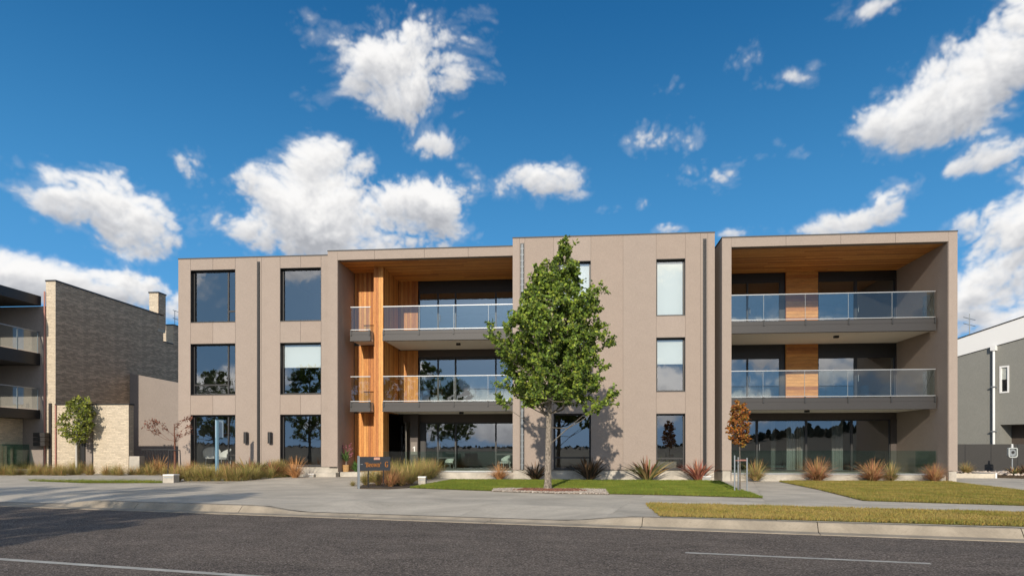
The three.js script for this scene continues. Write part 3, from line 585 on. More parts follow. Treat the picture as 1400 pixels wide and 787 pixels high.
boards('timber_fin', 'z', zBk + 0.02, zFin0 - 0.022, 0.14, (g, a, b) => { board(g, finX1 - 0.02, finX1, lvM.s1b, yF2, a, b, 'y'); });
boards('timber_fin', 'z', zFin0 - 0.9, zFin0 - 0.022, 0.14, (g, a, b) => { board(g, finX1 - 0.02, finX1, deckY, lvM.s1b - 0.01, a, b, 'y'); });
boards('timber_fin', 'z', zA + 0.02, zFin0 - 0.022, 0.14, (g, a, b) => { board(g, finX0, finX0 + 0.02, deckY, yF2, a, b, 'y'); });
part('wall', bx(finX0 + 0.022, finX1 - 0.022, lvM.s1b, yF2 - 0.01, zBk, zFin0 - 0.024), M.black, bld);
part('wall', bx(finX0 + 0.022, finX1 - 0.022, deckY, lvM.s1b - 0.001, zFin0 - 0.9, zFin0 - 0.024), M.black, bld);
for (const [ya, yb] of [[lvM.s2t, yF2], [lvM.s1t, lvM.s2b], [deckY, lvM.s1b]]) boards('timber_wall', 'x', X.m1 + 0.024, finX0 - 0.01, 0.105, (g, a, b) => board(g, a, b, ya, yb, zA - 0.02, zA - rr(0, 0.003), 'y'));
part('wall', bx(X.m1 + 0.001, finX0, deckY, yF2, zA - 0.25, zA - 0.024), M.black, bld);
const xB1 = FX(571.5, zBk);
for (const [ya, yb] of [[lvM.s2t, yF2], [lvM.s1t, lvM.s2b]]) boards('timber_wall', 'x', finX1 + 0.004, xB1, 0.105, (g, a, b) => board(g, a, b, ya, yb, zBk, zBk + 0.018 + rr(0, 0.003), 'y'));
part('wall', bx(finX1, xB1, lvM.s1b, yF2, zBk - 0.3, zBk - 0.002), M.black, bld);

// --- balconies
function balcony(x0, x1, zf, zb, yt, yb, yr, brk, { light, endR } = {}) {
  const g = group('balcony', bld);
  part('edge_beam', merge([bx(x0, x1, yb, yt - 0.05, zf - 0.10, zf), bx(x0, x1, yb - 0.012, yb + 0.03, zf - 0.14, zf + 0.025), bx(x0, x1, yb + (yt - yb) * 0.62, yt - 0.055, zf - 0.02, zf + 0.012)]), M.steel, g);
  part('slab', bx(x0, x1, yb + 0.10, yt, zb, zf - 0.105), M.conc, g);
  part('edge_trim', bx(x0, x1, yt - 0.05, yt - 0.012, zf - 0.10, zf - 0.03), M.black, g);
  part('soffit_lining', bx(x0, x1, yb + 0.03, yb + 0.095, zb, zf - 0.145), M.soffit, g);
  const gz = zf - 0.05, xs = [x0 + 0.03, ...brk, x1 - 0.03];
  part('handrail', bx(x0 + 0.01, x1 - 0.01, yr - 0.03, yr, gz - 0.025, gz + 0.025), M.alu, g);
  part('bottom_rail', bx(x0 + 0.01, x1 - 0.01, yt + 0.022, yt + 0.05, gz - 0.02, gz + 0.02), M.alu, g);
  for (let i = 0; i < xs.length - 1; i++) part('glass_panel', paneXY(xs[i] + 0.006, xs[i + 1] - 0.006, yt + 0.051, yr - 0.031, gz), M.railGlass, g);
  for (const b of [x0 + 0.05, ...brk, x1 - 0.05]) part('bracket', merge([bx(b - 0.032, b + 0.032, yt - 0.22, yt + 0.02, zf + 0.013, zf + 0.04), bx(b - 0.012, b + 0.012, yt - 0.09, yt + 0.009, gz - 0.02, zf + 0.0135)]), M.black, g);
  for (const b of brk) part('post', bx(b - 0.006, b + 0.006, yt + 0.051, yr - 0.031, gz - 0.012, gz + 0.012), M.galv, g);
  if (endR !== undefined) {   // glass return and a thin stay at the end
    part('glass_return', new THREE.PlaneGeometry(0.9, yr - yt - 0.08).rotateY(Math.PI / 2).translate(endR, (yr + yt) / 2 + 0.01, gz - 0.47), M.railGlass, g);
    part('stay', rod(V(endR - 0.02, yr - 0.06, gz - 0.05), V(endR - 0.02, yt + 0.06, gz - 0.88), 0.008, 5), M.dark, g);
  }
  if (light) part('spot_light', merge([bx(light - 0.09, light - 0.01, yb - 0.06, yb + 0.03, zf - 1.3, zf - 1.15), bx(light + 0.01, light + 0.09, yb - 0.06, yb + 0.03, zf - 1.3, zf - 1.15)]), M.black, g);
}
const bm = (l) => l.map((p) => FX(p, ZB));
balcony(X.m1 + 0.30, finX0 - 0.012, ZB, zA + 0.02, lvM.s2t, lvM.s2b, lvM.r2, [], {});
balcony(finX1 + 0.10, X.c0 - 0.01, ZB, zBk + 0.05, lvM.s2t, lvM.s2b, lvM.r2, bm([572.6, 620, 667.6]), { light: FX(626.5, ZB - 1.2) });
balcony(X.m1 + 0.30, finX0 - 0.012, ZB, zA + 0.02, lvM.s1t, lvM.s1b, lvM.r1, [], {});
balcony(finX1 + 0.10, X.c0 - 0.01, ZB, zBk + 0.05, lvM.s1t, lvM.s1b, lvM.r1, bm([572.6, 620.4, 667]), { light: FX(630.6, ZB - 1.2) });
const ZR = -0.52, bR = (l) => l.map((p) => FX(p, ZR));
const lvR = { s2t: F(1000, 438.8, ZR).y, s2b: F(1000, 455.4, ZR).y, r2: F(1000, 402.8, ZR).y, s1t: F(1000, 543.6, ZR).y, s1b: F(1000, 559.8, ZR).y, r1: F(1000, 506.6, ZR).y };
const xRe = X.ro1 - 0.07;
balcony(X.ro0 + 0.02, xRe, ZR, zBk + 0.05, lvR.s2t, lvR.s2b, lvR.r2, bR([1044.8, 1101.8, 1160.9, 1220.8]), { light: FX(1144, ZR - 1.2), endR: xRe - 0.04 });
balcony(X.ro0 + 0.02, xRe, ZR, zBk + 0.05, lvR.s1t, lvR.s1b, lvR.r1, bR([1044, 1101, 1160, 1219]), { light: FX(1104, ZR - 1.2), endR: xRe - 0.04 });

// --- glazed walls behind the balconies
function glazed(xs, y0, y1, z, { trans = [], fw = 0.07 } = {}) {
  const g = group('sliding_door', bld), n = xs.length - 1, bars = [];
  xs.forEach((x, i) => bars.push(bx(x - (i === 0 ? 0 : fw / 2), x + (i === n ? 0 : fw / 2), y0, y1, z - 0.05, z + 0.05)));
  bars.push(bx(xs[0], xs[n], y1 - 0.07, y1 - 0.001, z - 0.045, z + 0.045), bx(xs[0], xs[n], y0 + 0.001, y0 + 0.07, z - 0.045, z + 0.045));
  for (const [i, y] of trans) bars.push(bx(xs[i] + fw / 2, xs[i + 1] - fw / 2, y - 0.035, y + 0.035, z - 0.04, z + 0.04));
  part('frame', merge(bars), M.dark, g);
  for (let i = 0; i < n; i++) part('pane', paneXY(xs[i] + 0.02, xs[i + 1] - 0.02, y0 + 0.03, y1 - 0.03, z - 0.01 + (i % 2) * 0.02), M.glass, g);
  part('handle', rod(V(xs[1] + 0.1, y0 + 0.95, z + 0.07), V(xs[1] + 0.1, y0 + 1.25, z + 0.07), 0.012, 6), M.alu, g);
  return g;
}
const zG = zBk - 0.1, gx = (l) => l.map((p) => FX(p, zG));
const headM = F(640, 398, zG).y, head1 = lvM.s1t + (headM - lvM.s2t), head0 = F(640, 577, zG).y;
const xsM = [xB1 + 0.03, ...gx([599, 622.8, 678]), X.c0 - 0.02];
glazed(xsM, lvM.s2t, headM, zG); glazed(xsM, lvM.s1t, F(640, 487.5, zG).y, zG);
glazed([FX(581.5, zG), ...gx([598.8, 622.8, 678]), X.c0 - 0.02], deckY, head0, zG, { trans: [[1, F(610, 625.7, zG).y], [3, F(690, 620.7, zG).y]] });
part('header', bx(xB1, X.c0 - 0.001, headM, yF2 - 0.001, zG - 0.12, zG + 0.06), M.dark, bld);
part('header', bx(xB1, X.c0 - 0.001, F(640, 487.5, zG).y, lvM.s2b + 0.028, zG - 0.12, zG + 0.06), M.brown, bld);
part('header', bx(finX1 + 0.2, X.c0 - 0.001, head0, lvM.s1b + 0.028, zG - 0.12, zG + 0.06), M.brown, bld);
// entrance: pier with a house number, dark door beyond
part('entrance_pier', bx(FX(560.5, zBk + 0.4), FX(571, zBk + 0.4), deckY, lvM.s1b + 0.02, zBk - 0.3, zBk + 0.4), M.brown, bld);
part('entrance_pier', bx(FX(571, zG + 0.1) + 0.05, FX(581.5, zG) - 0.002, deckY, head0, zG - 0.1, zG + 0.1), M.dark, bld);
glazed([finX1 + 0.25, FX(549, zBk - 0.9), FX(561, zBk - 0.9)], deckY, head0 - 0.1, zBk - 0.9);
// right wing glazing
const h2R = F(1100, 383.5, zG).y, h1R = F(1100, 488, zG).y, h0R = F(1100, 573.2, zG).y;
const xw0 = FX(1074.5, zBk), xw1 = FX(1117.8, zBk);
for (const [y0, y1, hb] of [[lvR.s2t, h2R, yF3], [lvR.s1t, h1R, lvR.s2b + 0.028]]) {
  glazed([X.ro0 + 0.02, FX(1022, zG), FX(1066.5, zG)], y0, y1, zG);
  glazed([xw1 + 0.02, FX(1170, zG), FX(1224, zG)], y0, y1, zG, { fw: 0.12 });
  part('header', bx(X.ro0 + 0.001, xw0 - 0.05, y1, hb, zG - 0.12, zG + 0.06), M.dark, bld);
  part('header', bx(xw1 + 0.001, X.ro1 - 0.001, y1, hb, zG - 0.12, zG + 0.06), M.dark, bld);
  part('jamb', bx(FX(1066.5, zG) + 0.001, xw0 - 0.05, y0, y1, zG - 0.12, zG + 0.06), M.dark, bld);
  part('jamb', bx(FX(1224, zG) + 0.001, X.ro1 - 0.001, y0, y1, zG - 0.12, zG + 0.10), M.brown, bld);
  const ny = Math.round((hb - y0) / 0.145), bh = (hb - y0) / ny, tw = group('timber_wall', bld);
  for (let i = 0; i < ny; i++) board(tw, xw0, xw1, y0 + i * bh + 0.003, y0 + (i + 1) * bh - 0.003, zBk - 0.02, zBk + rr(0.10, 0.104), 'x');
  part('wall', bx(xw0 - 0.049, xw1, y0, hb, zBk - 0.3, zBk - 0.022), M.black, bld);
  boards('timber_wall', 'z', zBk - 0.02, zBk + 0.1, 0.12, (g, a, b) => board(g, xw0 - 0.02, xw0 - 0.002, y0, hb, a, b, 'y'));
}
glazed([X.ro0 + 0.02, ...gx([1035, 1102.3, 1164.5, 1217])], deckYR, h0R, zG, { fw: 0.09 });
part('header', bx(X.ro0 + 0.001, X.ro1 - 0.001, h0R, lvR.s1b + 0.028, zG - 0.12, zG + 0.06), M.brown, bld);
part('jamb', bx(FX(1217, zG) + 0.001, X.ro1 - 0.001, deckYR, h0R, zG - 0.12, zG + 0.10), M.brown, bld);
// --- terraces
part('terrace', bx(X.m1 + 0.013, X.c0 - 0.001, 0.02, deckY, -4.9, zM - 0.25), M.plinth, bld);
part('terrace', bx(FX(425, zM), X.m1, 0.05, deckY - 0.02, -0.7, 0.10), M.plinth, bld);
part('terrace', bx(X.ro0 + 0.014, X.ro1 - 0.013, -0.05, deckYR, -4.2, 0.08), M.plinth, bld);
{
  const g = group('terrace_glass', bld), yt = F(1150, 615.8, ZR).y, xs = [X.ro0 + 0.03, ...bR([1070, 1140, 1211]), xRe];
  for (let i = 0; i < 4; i++) part('glass_panel', paneXY(xs[i] + 0.006, xs[i + 1] - 0.006, deckYR + 0.04, yt, ZR), M.deckGlass, g);
  part('bottom_rail', bx(xs[0], xs[4], deckYR + 0.002, deckYR + 0.05, ZR - 0.03, ZR + 0.03), M.alu, g);
  part('glass_panel', new THREE.PlaneGeometry(1.6, yt - deckYR - 0.05).rotateY(Math.PI / 2).translate(xRe - 0.02, (yt + deckYR) / 2, ZR - 0.82), M.deckGlass, g);
  const h = group('terrace_glass', bld), z = -0.95, y2 = F(600, 617, z).y, x2 = [524, 556, 591, 640, 699].map((p) => FX(p, z));
  for (let i = 0; i < 4; i++) part('glass_panel', paneXY(x2[i] + 0.006, x2[i + 1] - 0.006, deckY + 0.04, y2, z), M.deckGlass, h);
  part('bottom_rail', bx(x2[0], x2[4], deckY + 0.002, deckY + 0.05, z - 0.03, z + 0.03), M.alu, h);
}
// --- shell and rooms behind the glass
const roofs = [[X.l0, X.m0, YR.L, zL - 0.31], [X.m0, X.c0, YR.M, zM - 0.31], [X.c0 + 0.26, X.c1 - 0.26, YR.C, zC - 0.31], [X.ro0 + 0.001, X.ro1 - 0.001, YR.R, zR - 0.31]];
for (const [a, b, y, z] of roofs) part('roof', bx(a + 0.002, b - 0.002, y - 0.34, y - 0.12, zEnd, z), M.flash, bld);
part('wall', bx(X.l0, X.l0 + 0.25, 0, YR.L - 0.02, zEnd, zL - 0.302), M.clad, bld);
part('wall', bx(X.l0, X.m0, 0, YR.L - 0.35, zEnd - 0.25, zEnd), M.clad, bld);
part('wall', bx(X.m0, X.c0, 0, YR.M - 0.35, zEnd - 0.25, zEnd), M.clad, bld);
part('wall', bx(X.c0, X.c1, 0, YR.C - 0.02, zEnd - 0.25, zEnd), M.clad, bld);
part('wall', bx(X.r0, X.r1, 0, YR.R - 0.35, zEnd - 0.25, zEnd), M.clad, bld);
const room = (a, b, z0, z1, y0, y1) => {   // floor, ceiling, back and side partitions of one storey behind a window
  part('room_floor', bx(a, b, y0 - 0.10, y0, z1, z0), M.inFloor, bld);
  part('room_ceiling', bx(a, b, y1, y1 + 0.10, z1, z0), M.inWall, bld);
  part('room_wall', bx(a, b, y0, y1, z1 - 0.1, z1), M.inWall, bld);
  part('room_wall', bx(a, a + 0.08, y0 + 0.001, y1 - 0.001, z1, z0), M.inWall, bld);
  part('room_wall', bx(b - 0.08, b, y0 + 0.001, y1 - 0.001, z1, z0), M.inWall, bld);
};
for (const [w, z] of [...W1.map((w) => [w, zL]), ...W2.map((w) => [w, zL]), ...W3.map((w) => [w, zC]), ...W4.map((w) => [w, zC])]) {
  const lo = z === zL ? X.l0 + 0.26 : X.c0 + 0.26, hi = z === zL ? X.m0 - 0.01 : X.c1 - 0.26;
  room(Math.max(lo, w.x0 - 0.9), Math.min(hi, w.x1 + 0.9), z - 0.302, z - 5.2, w.y0 - 0.06, w.y1 + 0.22);
}
const zr = zG - 0.125;
for (const [y0, y1] of [[lvM.s2t, headM + 0.3], [lvM.s1t, lvM.s2b - 0.1], [deckY, lvM.s1b - 0.1]]) room(xB1 - 0.7, X.c0 - 0.01, zr, zEnd + 0.2, y0, y1);
for (const [y0, y1] of [[lvR.s2t, h2R + 0.3], [lvR.s1t, lvR.s2b - 0.1], [deckYR, lvR.s1b - 0.1]]) { room(X.ro0 + 0.002, (xw0 + xw1) / 2 - 0.01, zr - 0.15, zEnd + 0.2, y0, y1); room((xw0 + xw1) / 2 + 0.01, X.ro1 - 0.002, zr - 0.15, zEnd + 0.2, y0, y1); }
room(finX1 + 0.05, xB1 - 0.75, zBk - 1.0, zEnd + 0.2, deckY, lvM.s1b - 0.1);
{   // curtains inside the right-hand ground floor doors
  for (const [p0, p1] of [[1075, 1099], [1137, 1153], [1054, 1060]]) {
    const x0 = FX(p0, zG - 0.5), x1 = FX(p1, zG - 0.5), n = 48, P = [], I = [];
    for (let i = 0; i <= n; i++) { const x = lerp(x0, x1, i / n), z = zG - 0.45 + 0.045 * Math.sin(i * 1.15) + 0.02 * Math.sin(i * 0.37); P.push(x, deckYR + 0.02, z, x, h0R + 0.05, z); if (i < n) { const k = i * 2; I.push(k, k + 2, k + 1, k + 1, k + 2, k + 3); } }
    const g = new THREE.BufferGeometry(); g.setAttribute('position', new THREE.Float32BufferAttribute(P, 3)); g.setIndex(I); g.computeVertexNormals();
    solo('curtain', g, M.curtain, p0 === 1075 ? 'wide pale curtain drawn aside behind the ground-floor sliding doors' : p0 === 1137 ? 'pale curtain behind the middle ground-floor sliding door' : 'narrow pale curtain edge behind the first ground-floor sliding door', 'curtain');
  }
}
// ------------------------------------------------------------------ left neighbour: brick apartment block
{
  const n = thing('brick_apartment_block', 'brick apartment block with dark side wall, pale brick piers and black balconies', 'building');
  const xw = -25.15, zf = -3.2, yT = 9.42, xe = FX(62, zf);
  part('side_wall', bx(xw - 0.4, xw, 0, yT, -12.0, zf - 0.01), M.brickD, n);
  part('side_wall', bx(xw - 0.4, xw, 0, 7.84, -26, -12.001), M.brickD, n);
  part('end_pier', bx(xe, xw - 0.001, 0, yT, zf - 0.4, zf), M.brickL, n);
  part('coping', bx(xe - 0.02, xw + 0.03, yT, yT + 0.07, -12.02, zf + 0.03), M.dark, n);
  part('chimney', bx(xw - 0.56, xw + 0.004, yT - 1, 10.72, -12.2, -11.45), M.brickL, n);
  part('chimney_cladding', bx(xw + 0.005, xw + 0.03, 8.6, 10.72, -12.2, -11.44), M.brickD, n);
  part('chimney_cap', bx(xw - 0.60, xw + 0.06, 10.721, 10.80, -12.24, -11.41), M.dark, n);
  part('parapet', bx(xw - 0.75, xw - 0.001, 7.7, 9.05, -19, -13.05), M.brickL, n);
  part('parapet_cladding', bx(xw + 0.001, xw + 0.02, 7.7, 9.05, -19, -13.04), M.brickD, n);
  part('coping', bx(xw - 0.78, xw + 0.04, 9.051, 9.12, -19, -13.02), M.dark, n);
  part('coping', bx(xw - 0.41, xw + 0.03, 7.841, 7.90, -13.03, -12.02), M.dark, n);
  const rail = [];
  for (let z = -15.5; z < -12.6; z += 0.7) rail.push(rod(V(xw - 0.3, 9.12, z - 1), V(xw - 0.3, 10.1, z - 1), 0.018, 5));
  for (const y of [9.6, 10.1]) rail.push(rod(V(xw - 0.3, y, -18), V(xw - 0.3, y, -13.5), 0.018, 5));
  part('roof_rail', merge(rail), M.galv, n);
  {
    const rz = -8.8, x0 = xw + 0.001, x1 = FX(262, rz), g = bx(x0, x1, 0, 1, rz - 0.25, rz), p = g.attributes.position, ya = F(176, 510, rz).y, yb = F(243, 523, rz).y, xa = FX(176, rz), xb_ = FX(243, rz);
    for (let i = 0; i < p.count; i++) if (p.getY(i) > 0.5) { p.setY(i, lerp(ya, yb, (p.getX(i) - xa) / (xb_ - xa))); if (Math.abs(g.attributes.normal.getY(i)) < 0.5) g.attributes.uv.setY(i, p.getY(i)); }
    part('render_wall', g, M.taupe, n);
  }
  // pale brick screen wall with a doorway
  const xs1 = FX(175.5, zf), dx0 = FX(104, zf), dx1 = FX(127.5, zf), yS = F(120, 553.5, zf).y, yD = F(115, 566.5, zf).y;
  part('screen_wall', merge([bx(xw + 0.002, dx0, 0, yS, zf - 0.36, zf + 0.01), bx(dx1, xs1, 0, yS, zf - 0.36, zf + 0.01), bx(dx0, dx1, yD, yS, zf - 0.36, zf + 0.01)]), M.brickL, n);
  part('coping', bx(xw - 0.02, xs1 + 0.03, yS, yS + 0.06, zf - 0.39, zf + 0.03), M.dark, n);
  part('door', bx(dx0 + 0.26, dx1, 0.02, yD, zf - 0.34, zf - 0.28), M.taupe, n);
  part('door_frame', bx(dx0, dx0 + 0.25, 0.02, yD, zf - 0.34, zf - 0.22), M.black, n);
  part('downpipe', rod(V(xw + 0.05, 0, zf + 0.06), V(xw + 0.05, yS, zf + 0.06), 0.035, 8), M.pinkWood, n);
  part('downpipe', rod(V(xe - 0.02, 0, zf + 0.06), V(xe - 0.02, yT - 0.5, zf + 0.06), 0.04, 8), M.pinkWood, n);
  part('meter_pipe', bx(xe + 0.20, xe + 0.32, 0.1, F(68, 551, zf).y, zf + 0.002, zf + 0.08), M.steel, n);
  const box = group('letter_boxes', n);
  for (let k = 0; k < 3; k++) part('letter_box', bx(xe - 0.32, xe + 0.28, 1.42 + k * 0.22, 1.62 + k * 0.22, zf + 0.10, zf + 0.42), M.steel, box);
  // balconies on the side that faces the gap
  const xb = xe - 0.28, zn = 0.7, y2t = 5.92, y2b = 5.34, y1t = 3.17, y1b = 2.74, yRoof = 8.66, wd = 2.6;
  part('roof_slab', bx(xb - 6, xb + 0.05, yRoof - 0.42, yRoof + 0.04, zf + 0.02, zn), M.dark, n);
  for (const [t, b, top] of [[y2t, y2b, 6.98], [y1t, y1b, 4.22]]) {
    const g = group('balcony', n);
    part('slab', bx(xb - wd, xb, b, t, zf + 0.02, zn), M.dark, g);
    for (let k = 0; k < 3; k++) { const z0 = zf + 0.1 + k * 1.24; part('glass_panel', new THREE.PlaneGeometry(1.21, top - t - 0.1).rotateY(Math.PI / 2).translate(xb - 0.05, (top + t) / 2, z0 + 0.61), M.railGlass, g); part('post', bx(xb - 0.07, xb - 0.03, t, top - 0.04, z0 - 0.02, z0 + 0.02), M.galv, g); }
    part('handrail', bx(xb - 0.08, xb - 0.02, top - 0.04, top, zf + 0.05, zn), M.alu, g);
  }
  part('back_wall', bx(xb - wd - 0.3, xb - wd, 0, yRoof - 0.42, zf + 0.02, zn), M.brown, n);
  for (const [a, b] of [[y1t, y2b], [y2t, yRoof - 0.42]]) { part('pier', bx(xb - wd + 0.002, xb - wd + 0.3, a, b, zf + 1.3, zf + 2.0), M.brickL, n); part('glazing', new THREE.PlaneGeometry(1.7, b - a - 0.5).rotateY(Math.PI / 2).translate(xb - wd + 0.06, (a + b) / 2 - 0.2, zf + 2.95), M.glass, n); part('glazing_frame', bx(xb - wd + 0.002, xb - wd + 0.05, a, b - 0.3, zf + 0.1, zf + 1.2), M.black, n); }
  part('column', bx(xb - 0.20, xb - 0.02, 0, yRoof - 0.43, zf + 3.55, zf + 3.8), M.steel, n);
  part('return_wall', bx(xb - wd, xe - 0.002, 0, yRoof - 0.44, zf - 0.3, zf), M.taupe, n);
  part('ground_wall', bx(xb - 1.2, xb - 0.9, 0, y1b - 0.01, zf + 0.03, zn), M.brickL, n);
  part('ground_screen', bx(xb - 0.6, xb - 0.55, 0.05, 1.5, zf + 0.05, zn), M.deckGlass, n);
  part('base_wall', bx(xb - 0.5, xb - 0.05, -0.05, 0.32, zf + 0.05, zn), M.plinth, n);
  // black railing, low white pillar in the side yard
  const f = thing('side_yard_fence', 'black metal railing across the side yard between the buildings', 'fence', [0, 0, 0]);
  const fz = -4.0, fx0 = FX(193, fz), fx1 = FX(240, fz), fy = F(215, 613.5, fz).y;
  part('rail', bx(fx0, fx1, fy - 0.05, fy, fz - 0.02, fz + 0.02), M.black, f); part('rail', bx(fx0, fx1, 0.15, 0.19, fz - 0.02, fz + 0.02), M.black, f);
  for (let x = fx0 + 0.01; x < fx1; x += 0.14) part('bar', bx(x, x + 0.018, 0, fy - 0.05, fz - 0.009, fz + 0.009), M.black, f);
  solo('pillar', bx(FX(176, -1.9), FX(190, -1.9), 0, F(183, 623.5, -1.9).y, -2.3, -1.9), M.plinth, 'low white rendered pillar at the end of the pale brick screen wall', 'pillar');
}
// ------------------------------------------------------------------ right neighbour: grey house, fence, bed
{
  const PH = 0.60, D0 = dirOf(1400, HZ), T0 = 36, hx = D0.x * T0, hz = CZ + D0.z * T0, sn = Math.sin(PH), cs = Math.cos(PH);
  const n = thing('grey_house', 'grey rendered house with white upper wall and white downpipe', 'building', [hx, 0, hz], PH);
  // local: wall on x = 0 running away along -z; sl(px) gives the local z and the distance at which a sight line meets it
  const sl = (px) => { const d = dirOf(px, HZ), den = d.x * cs - d.z * sn, s = (hz * d.x - CZ * d.x - hx * d.z) / den; const z = hz - s * cs, t = (z - CZ) / d.z; return { z: -s, t }; };
  const Y = (px, py) => EYE + (HZ - py) / FOC * sl(px).t;
  const z0 = -6.4, z1 = 6, zr = sl(1311.5).z, rake = (p0, q0, p1, q1) => { const a = Y(p0, q0), b = Y(p1, q1), za = sl(p0).z, zb = sl(p1).z; return (z) => lerp(a, b, (z - za) / (zb - za)); };
  const fG = rake(1311.5, 487.7, 1400, 463), fW = rake(1311.5, 463, 1400, 433.2);
  const raked = (g, f) => { const p = g.attributes.position, nn = g.attributes.normal, uv = g.attributes.uv; for (let i = 0; i < p.count; i++) if (p.getY(i) > 900) { p.setY(i, f(p.getZ(i))); if (Math.abs(nn.getY(i)) < 0.5) uv.setY(i, p.getY(i)); } return g; };
  const wz0 = sl(1367.5).z, wz1 = sl(1380.5).z, wyb = Y(1374, 537), wyt = Y(1374, 500), gz0 = sl(1368).z, gyt = Y(1385, 580), xb = 7;
  part('wall', merge([bx(0, xb, gyt, wyb, z0, z1), raked(bx(0, xb, wyt, 999, z0, z1), fG), bx(0, xb, wyb, wyt, z0, wz0), bx(0, xb, wyb, wyt, wz1, z1), bx(0, xb, 0, gyt, z0, gz0)]), M.greyWall, n);
  part('upper_wall', raked(bx(0.05, xb, 5, 999, z0 + 0.3, z1), fW), M.white, n);
  const cop = (f, x0, x1, th) => { const g = bx(x0, x1, 0, 1, z0, z1), p = g.attributes.position; for (let i = 0; i < p.count; i++) p.setY(i, f(p.getZ(i)) + (p.getY(i) > 0.5 ? th : 0.002)); return g; };
  part('coping', cop(fG, -0.03, 0.045, 0.04), M.dark, n); part('coping', cop(fW, 0.02, xb, 0.06), M.dark, n);
  const w = group('window', n);
  part('frame', merge([bx(-0.03, 0.05, wyb, wyb + 0.08, wz0, wz1), bx(-0.03, 0.05, wyt - 0.08, wyt, wz0, wz1), bx(-0.03, 0.05, wyb + 0.08, wyt - 0.08, wz0, wz0 + 0.08), bx(-0.03, 0.05, wyb + 0.08, wyt - 0.08, wz1 - 0.08, wz1)]), M.white, w);
  part('pane', new THREE.PlaneGeometry(wz1 - wz0, wyt - wyb).rotateY(-Math.PI / 2).translate(0.04, (wyb + wyt) / 2, (wz0 + wz1) / 2), M.glass, w);
  part('inner_wall', bx(1.2, 1.3, 0, 5, wz0 - 2, z1 - 0.2), M.brown, n);
  const dz = sl(1361).z, dt = fG(dz), d = group('downpipe', n);
  part('pipe', rod(V(-0.13, 0, dz), V(-0.13, dt - 0.1, dz), 0.062, 12), M.white, d);
  part('rain_head', bx(-0.24, -0.002, dt - 0.22, dt + 0.04, dz - 0.12, dz + 0.12), M.white, d);
  for (const y of [2.2, 4.6]) part('bracket', bx(-0.23, -0.002, y, y + 0.06, dz - 0.11, dz + 0.11), M.galv, d);
  const an = group('roof_aerial', n), ax = 0.5, az = -2.9;
  part('mast', rod(V(ax, 7, az), V(ax, 8.9, az), 0.025, 6), M.galv, an);
  for (const y of [8.3, 8.65]) part('arm', rod(V(ax - 0.6, y, az), V(ax + 0.6, y - 0.05, az), 0.02, 5), M.galv, an);
  const fz = -8.8, fy = F(1355, 607, fz).y, xs = [FX(1300, fz), FX(1320, fz), FX(1355.5, fz), FX(1392, fz), FX(1430, fz)];
  const f = thing('panel_fence', 'charcoal panel fence in front of the grey house', 'fence');
  for (let i = 0; i < xs.length - 1; i++) part('panel', bx(xs[i] + 0.015, xs[i + 1] - 0.015, 0.02, fy, fz - 0.06, fz, null, i * 3, i), M.fence, f);
  for (const x of xs) part('post', bx(x - 0.014, x + 0.014, 0, fy - 0.01, fz - 0.07, fz - 0.01), M.black, f);
  const bp = [{ x: xs[0], z: fz + 0.02 }, { x: xs[4] + 2, z: fz + 0.02 }, { x: xs[4] + 2, z: -4 }, { x: FX(1400, -3.5), z: -3.2 }, { x: FX(1362, -4), z: -4.1 }, { x: FX(1312, -5), z: -5.2 }];
  const bedR = struct('x', slabPoly(bp, 0.12, null, 0.14), M.soil); bedR.name = named('planting_bed'); bedR.userData.label = 'raised bed below the charcoal fence';
  pebbles('gravel', bp.map((p) => ({ x: p.x * 0.97 + 0.6, z: p.z * 0.93 - 0.45 })), 900, 0.03, 0.09, [[0.55, 0.45, 0.36], [0.42, 0.34, 0.28], [0.62, 0.54, 0.46]], 'pale stones in the bed below the charcoal fence', 0.13);
  const e = thing('bed_edging', 'pale concrete edging along the bed by the charcoal fence', 'edging');
  part('edge', bx(FX(1306, -3.7), FX(1361, -3.7), -0.02, 0.20, -3.9, -3.7), M.conc, e);
  part('edge', bx(FX(1361, -3.7) + 0.01, FX(1363.5, -3.7), -0.02, 0.22, -5.6, -3.68), M.white, e);
  // round-cornered meter head on a post
  const mz = -6.6, mx = FX(1384.5, mz), m = thing('meter_post', 'round-faced meter in a pale frame on a slim post by the charcoal fence', 'meter', [mx, 0.1, mz]);
  const y0 = F(1384.5, 625, mz).y - 0.1, yt = F(1384.5, 612.5, mz).y - 0.1, r = 0.2;
  part('post', rod(V(0, 0, 0), V(0, y0, 0), 0.035, 8), M.galv, m);
  const sh = new THREE.Shape(), hole = new THREE.Path(); const rrct = (p, w, h, c) => { p.moveTo(-w + c, -h); p.lineTo(w - c, -h); p.quadraticCurveTo(w, -h, w, -h + c); p.lineTo(w, h - c * 0.3); p.lineTo(w - c * 0.3, h); p.lineTo(-w + c * 0.3, h); p.lineTo(-w, h - c * 0.3); p.lineTo(-w, -h + c); p.quadraticCurveTo(-w, -h, -w + c, -h); };
  rrct(sh, r, 0.23, 0.12); rrct(hole, r - 0.035, 0.195, 0.1); sh.holes.push(hole);
  part('frame', new THREE.ExtrudeGeometry(sh, { depth: 0.12, bevelEnabled: true, bevelSize: 0.008, bevelThickness: 0.008, bevelSegments: 2 }).translate(0, y0 + 0.22, -0.04), std(lin(0.40, 0.42, 0.40), 0.6), m);
  part('face', new THREE.CylinderGeometry(r - 0.02, r - 0.02, 0.05, 8).rotateX(Math.PI / 2).translate(0, y0 + 0.22, 0.0), M.galv, m);
  part('dial', new THREE.CylinderGeometry(0.07, 0.07, 0.02, 20).rotateX(Math.PI / 2).translate(0.02, y0 + 0.24, 0.035), M.dark, m);
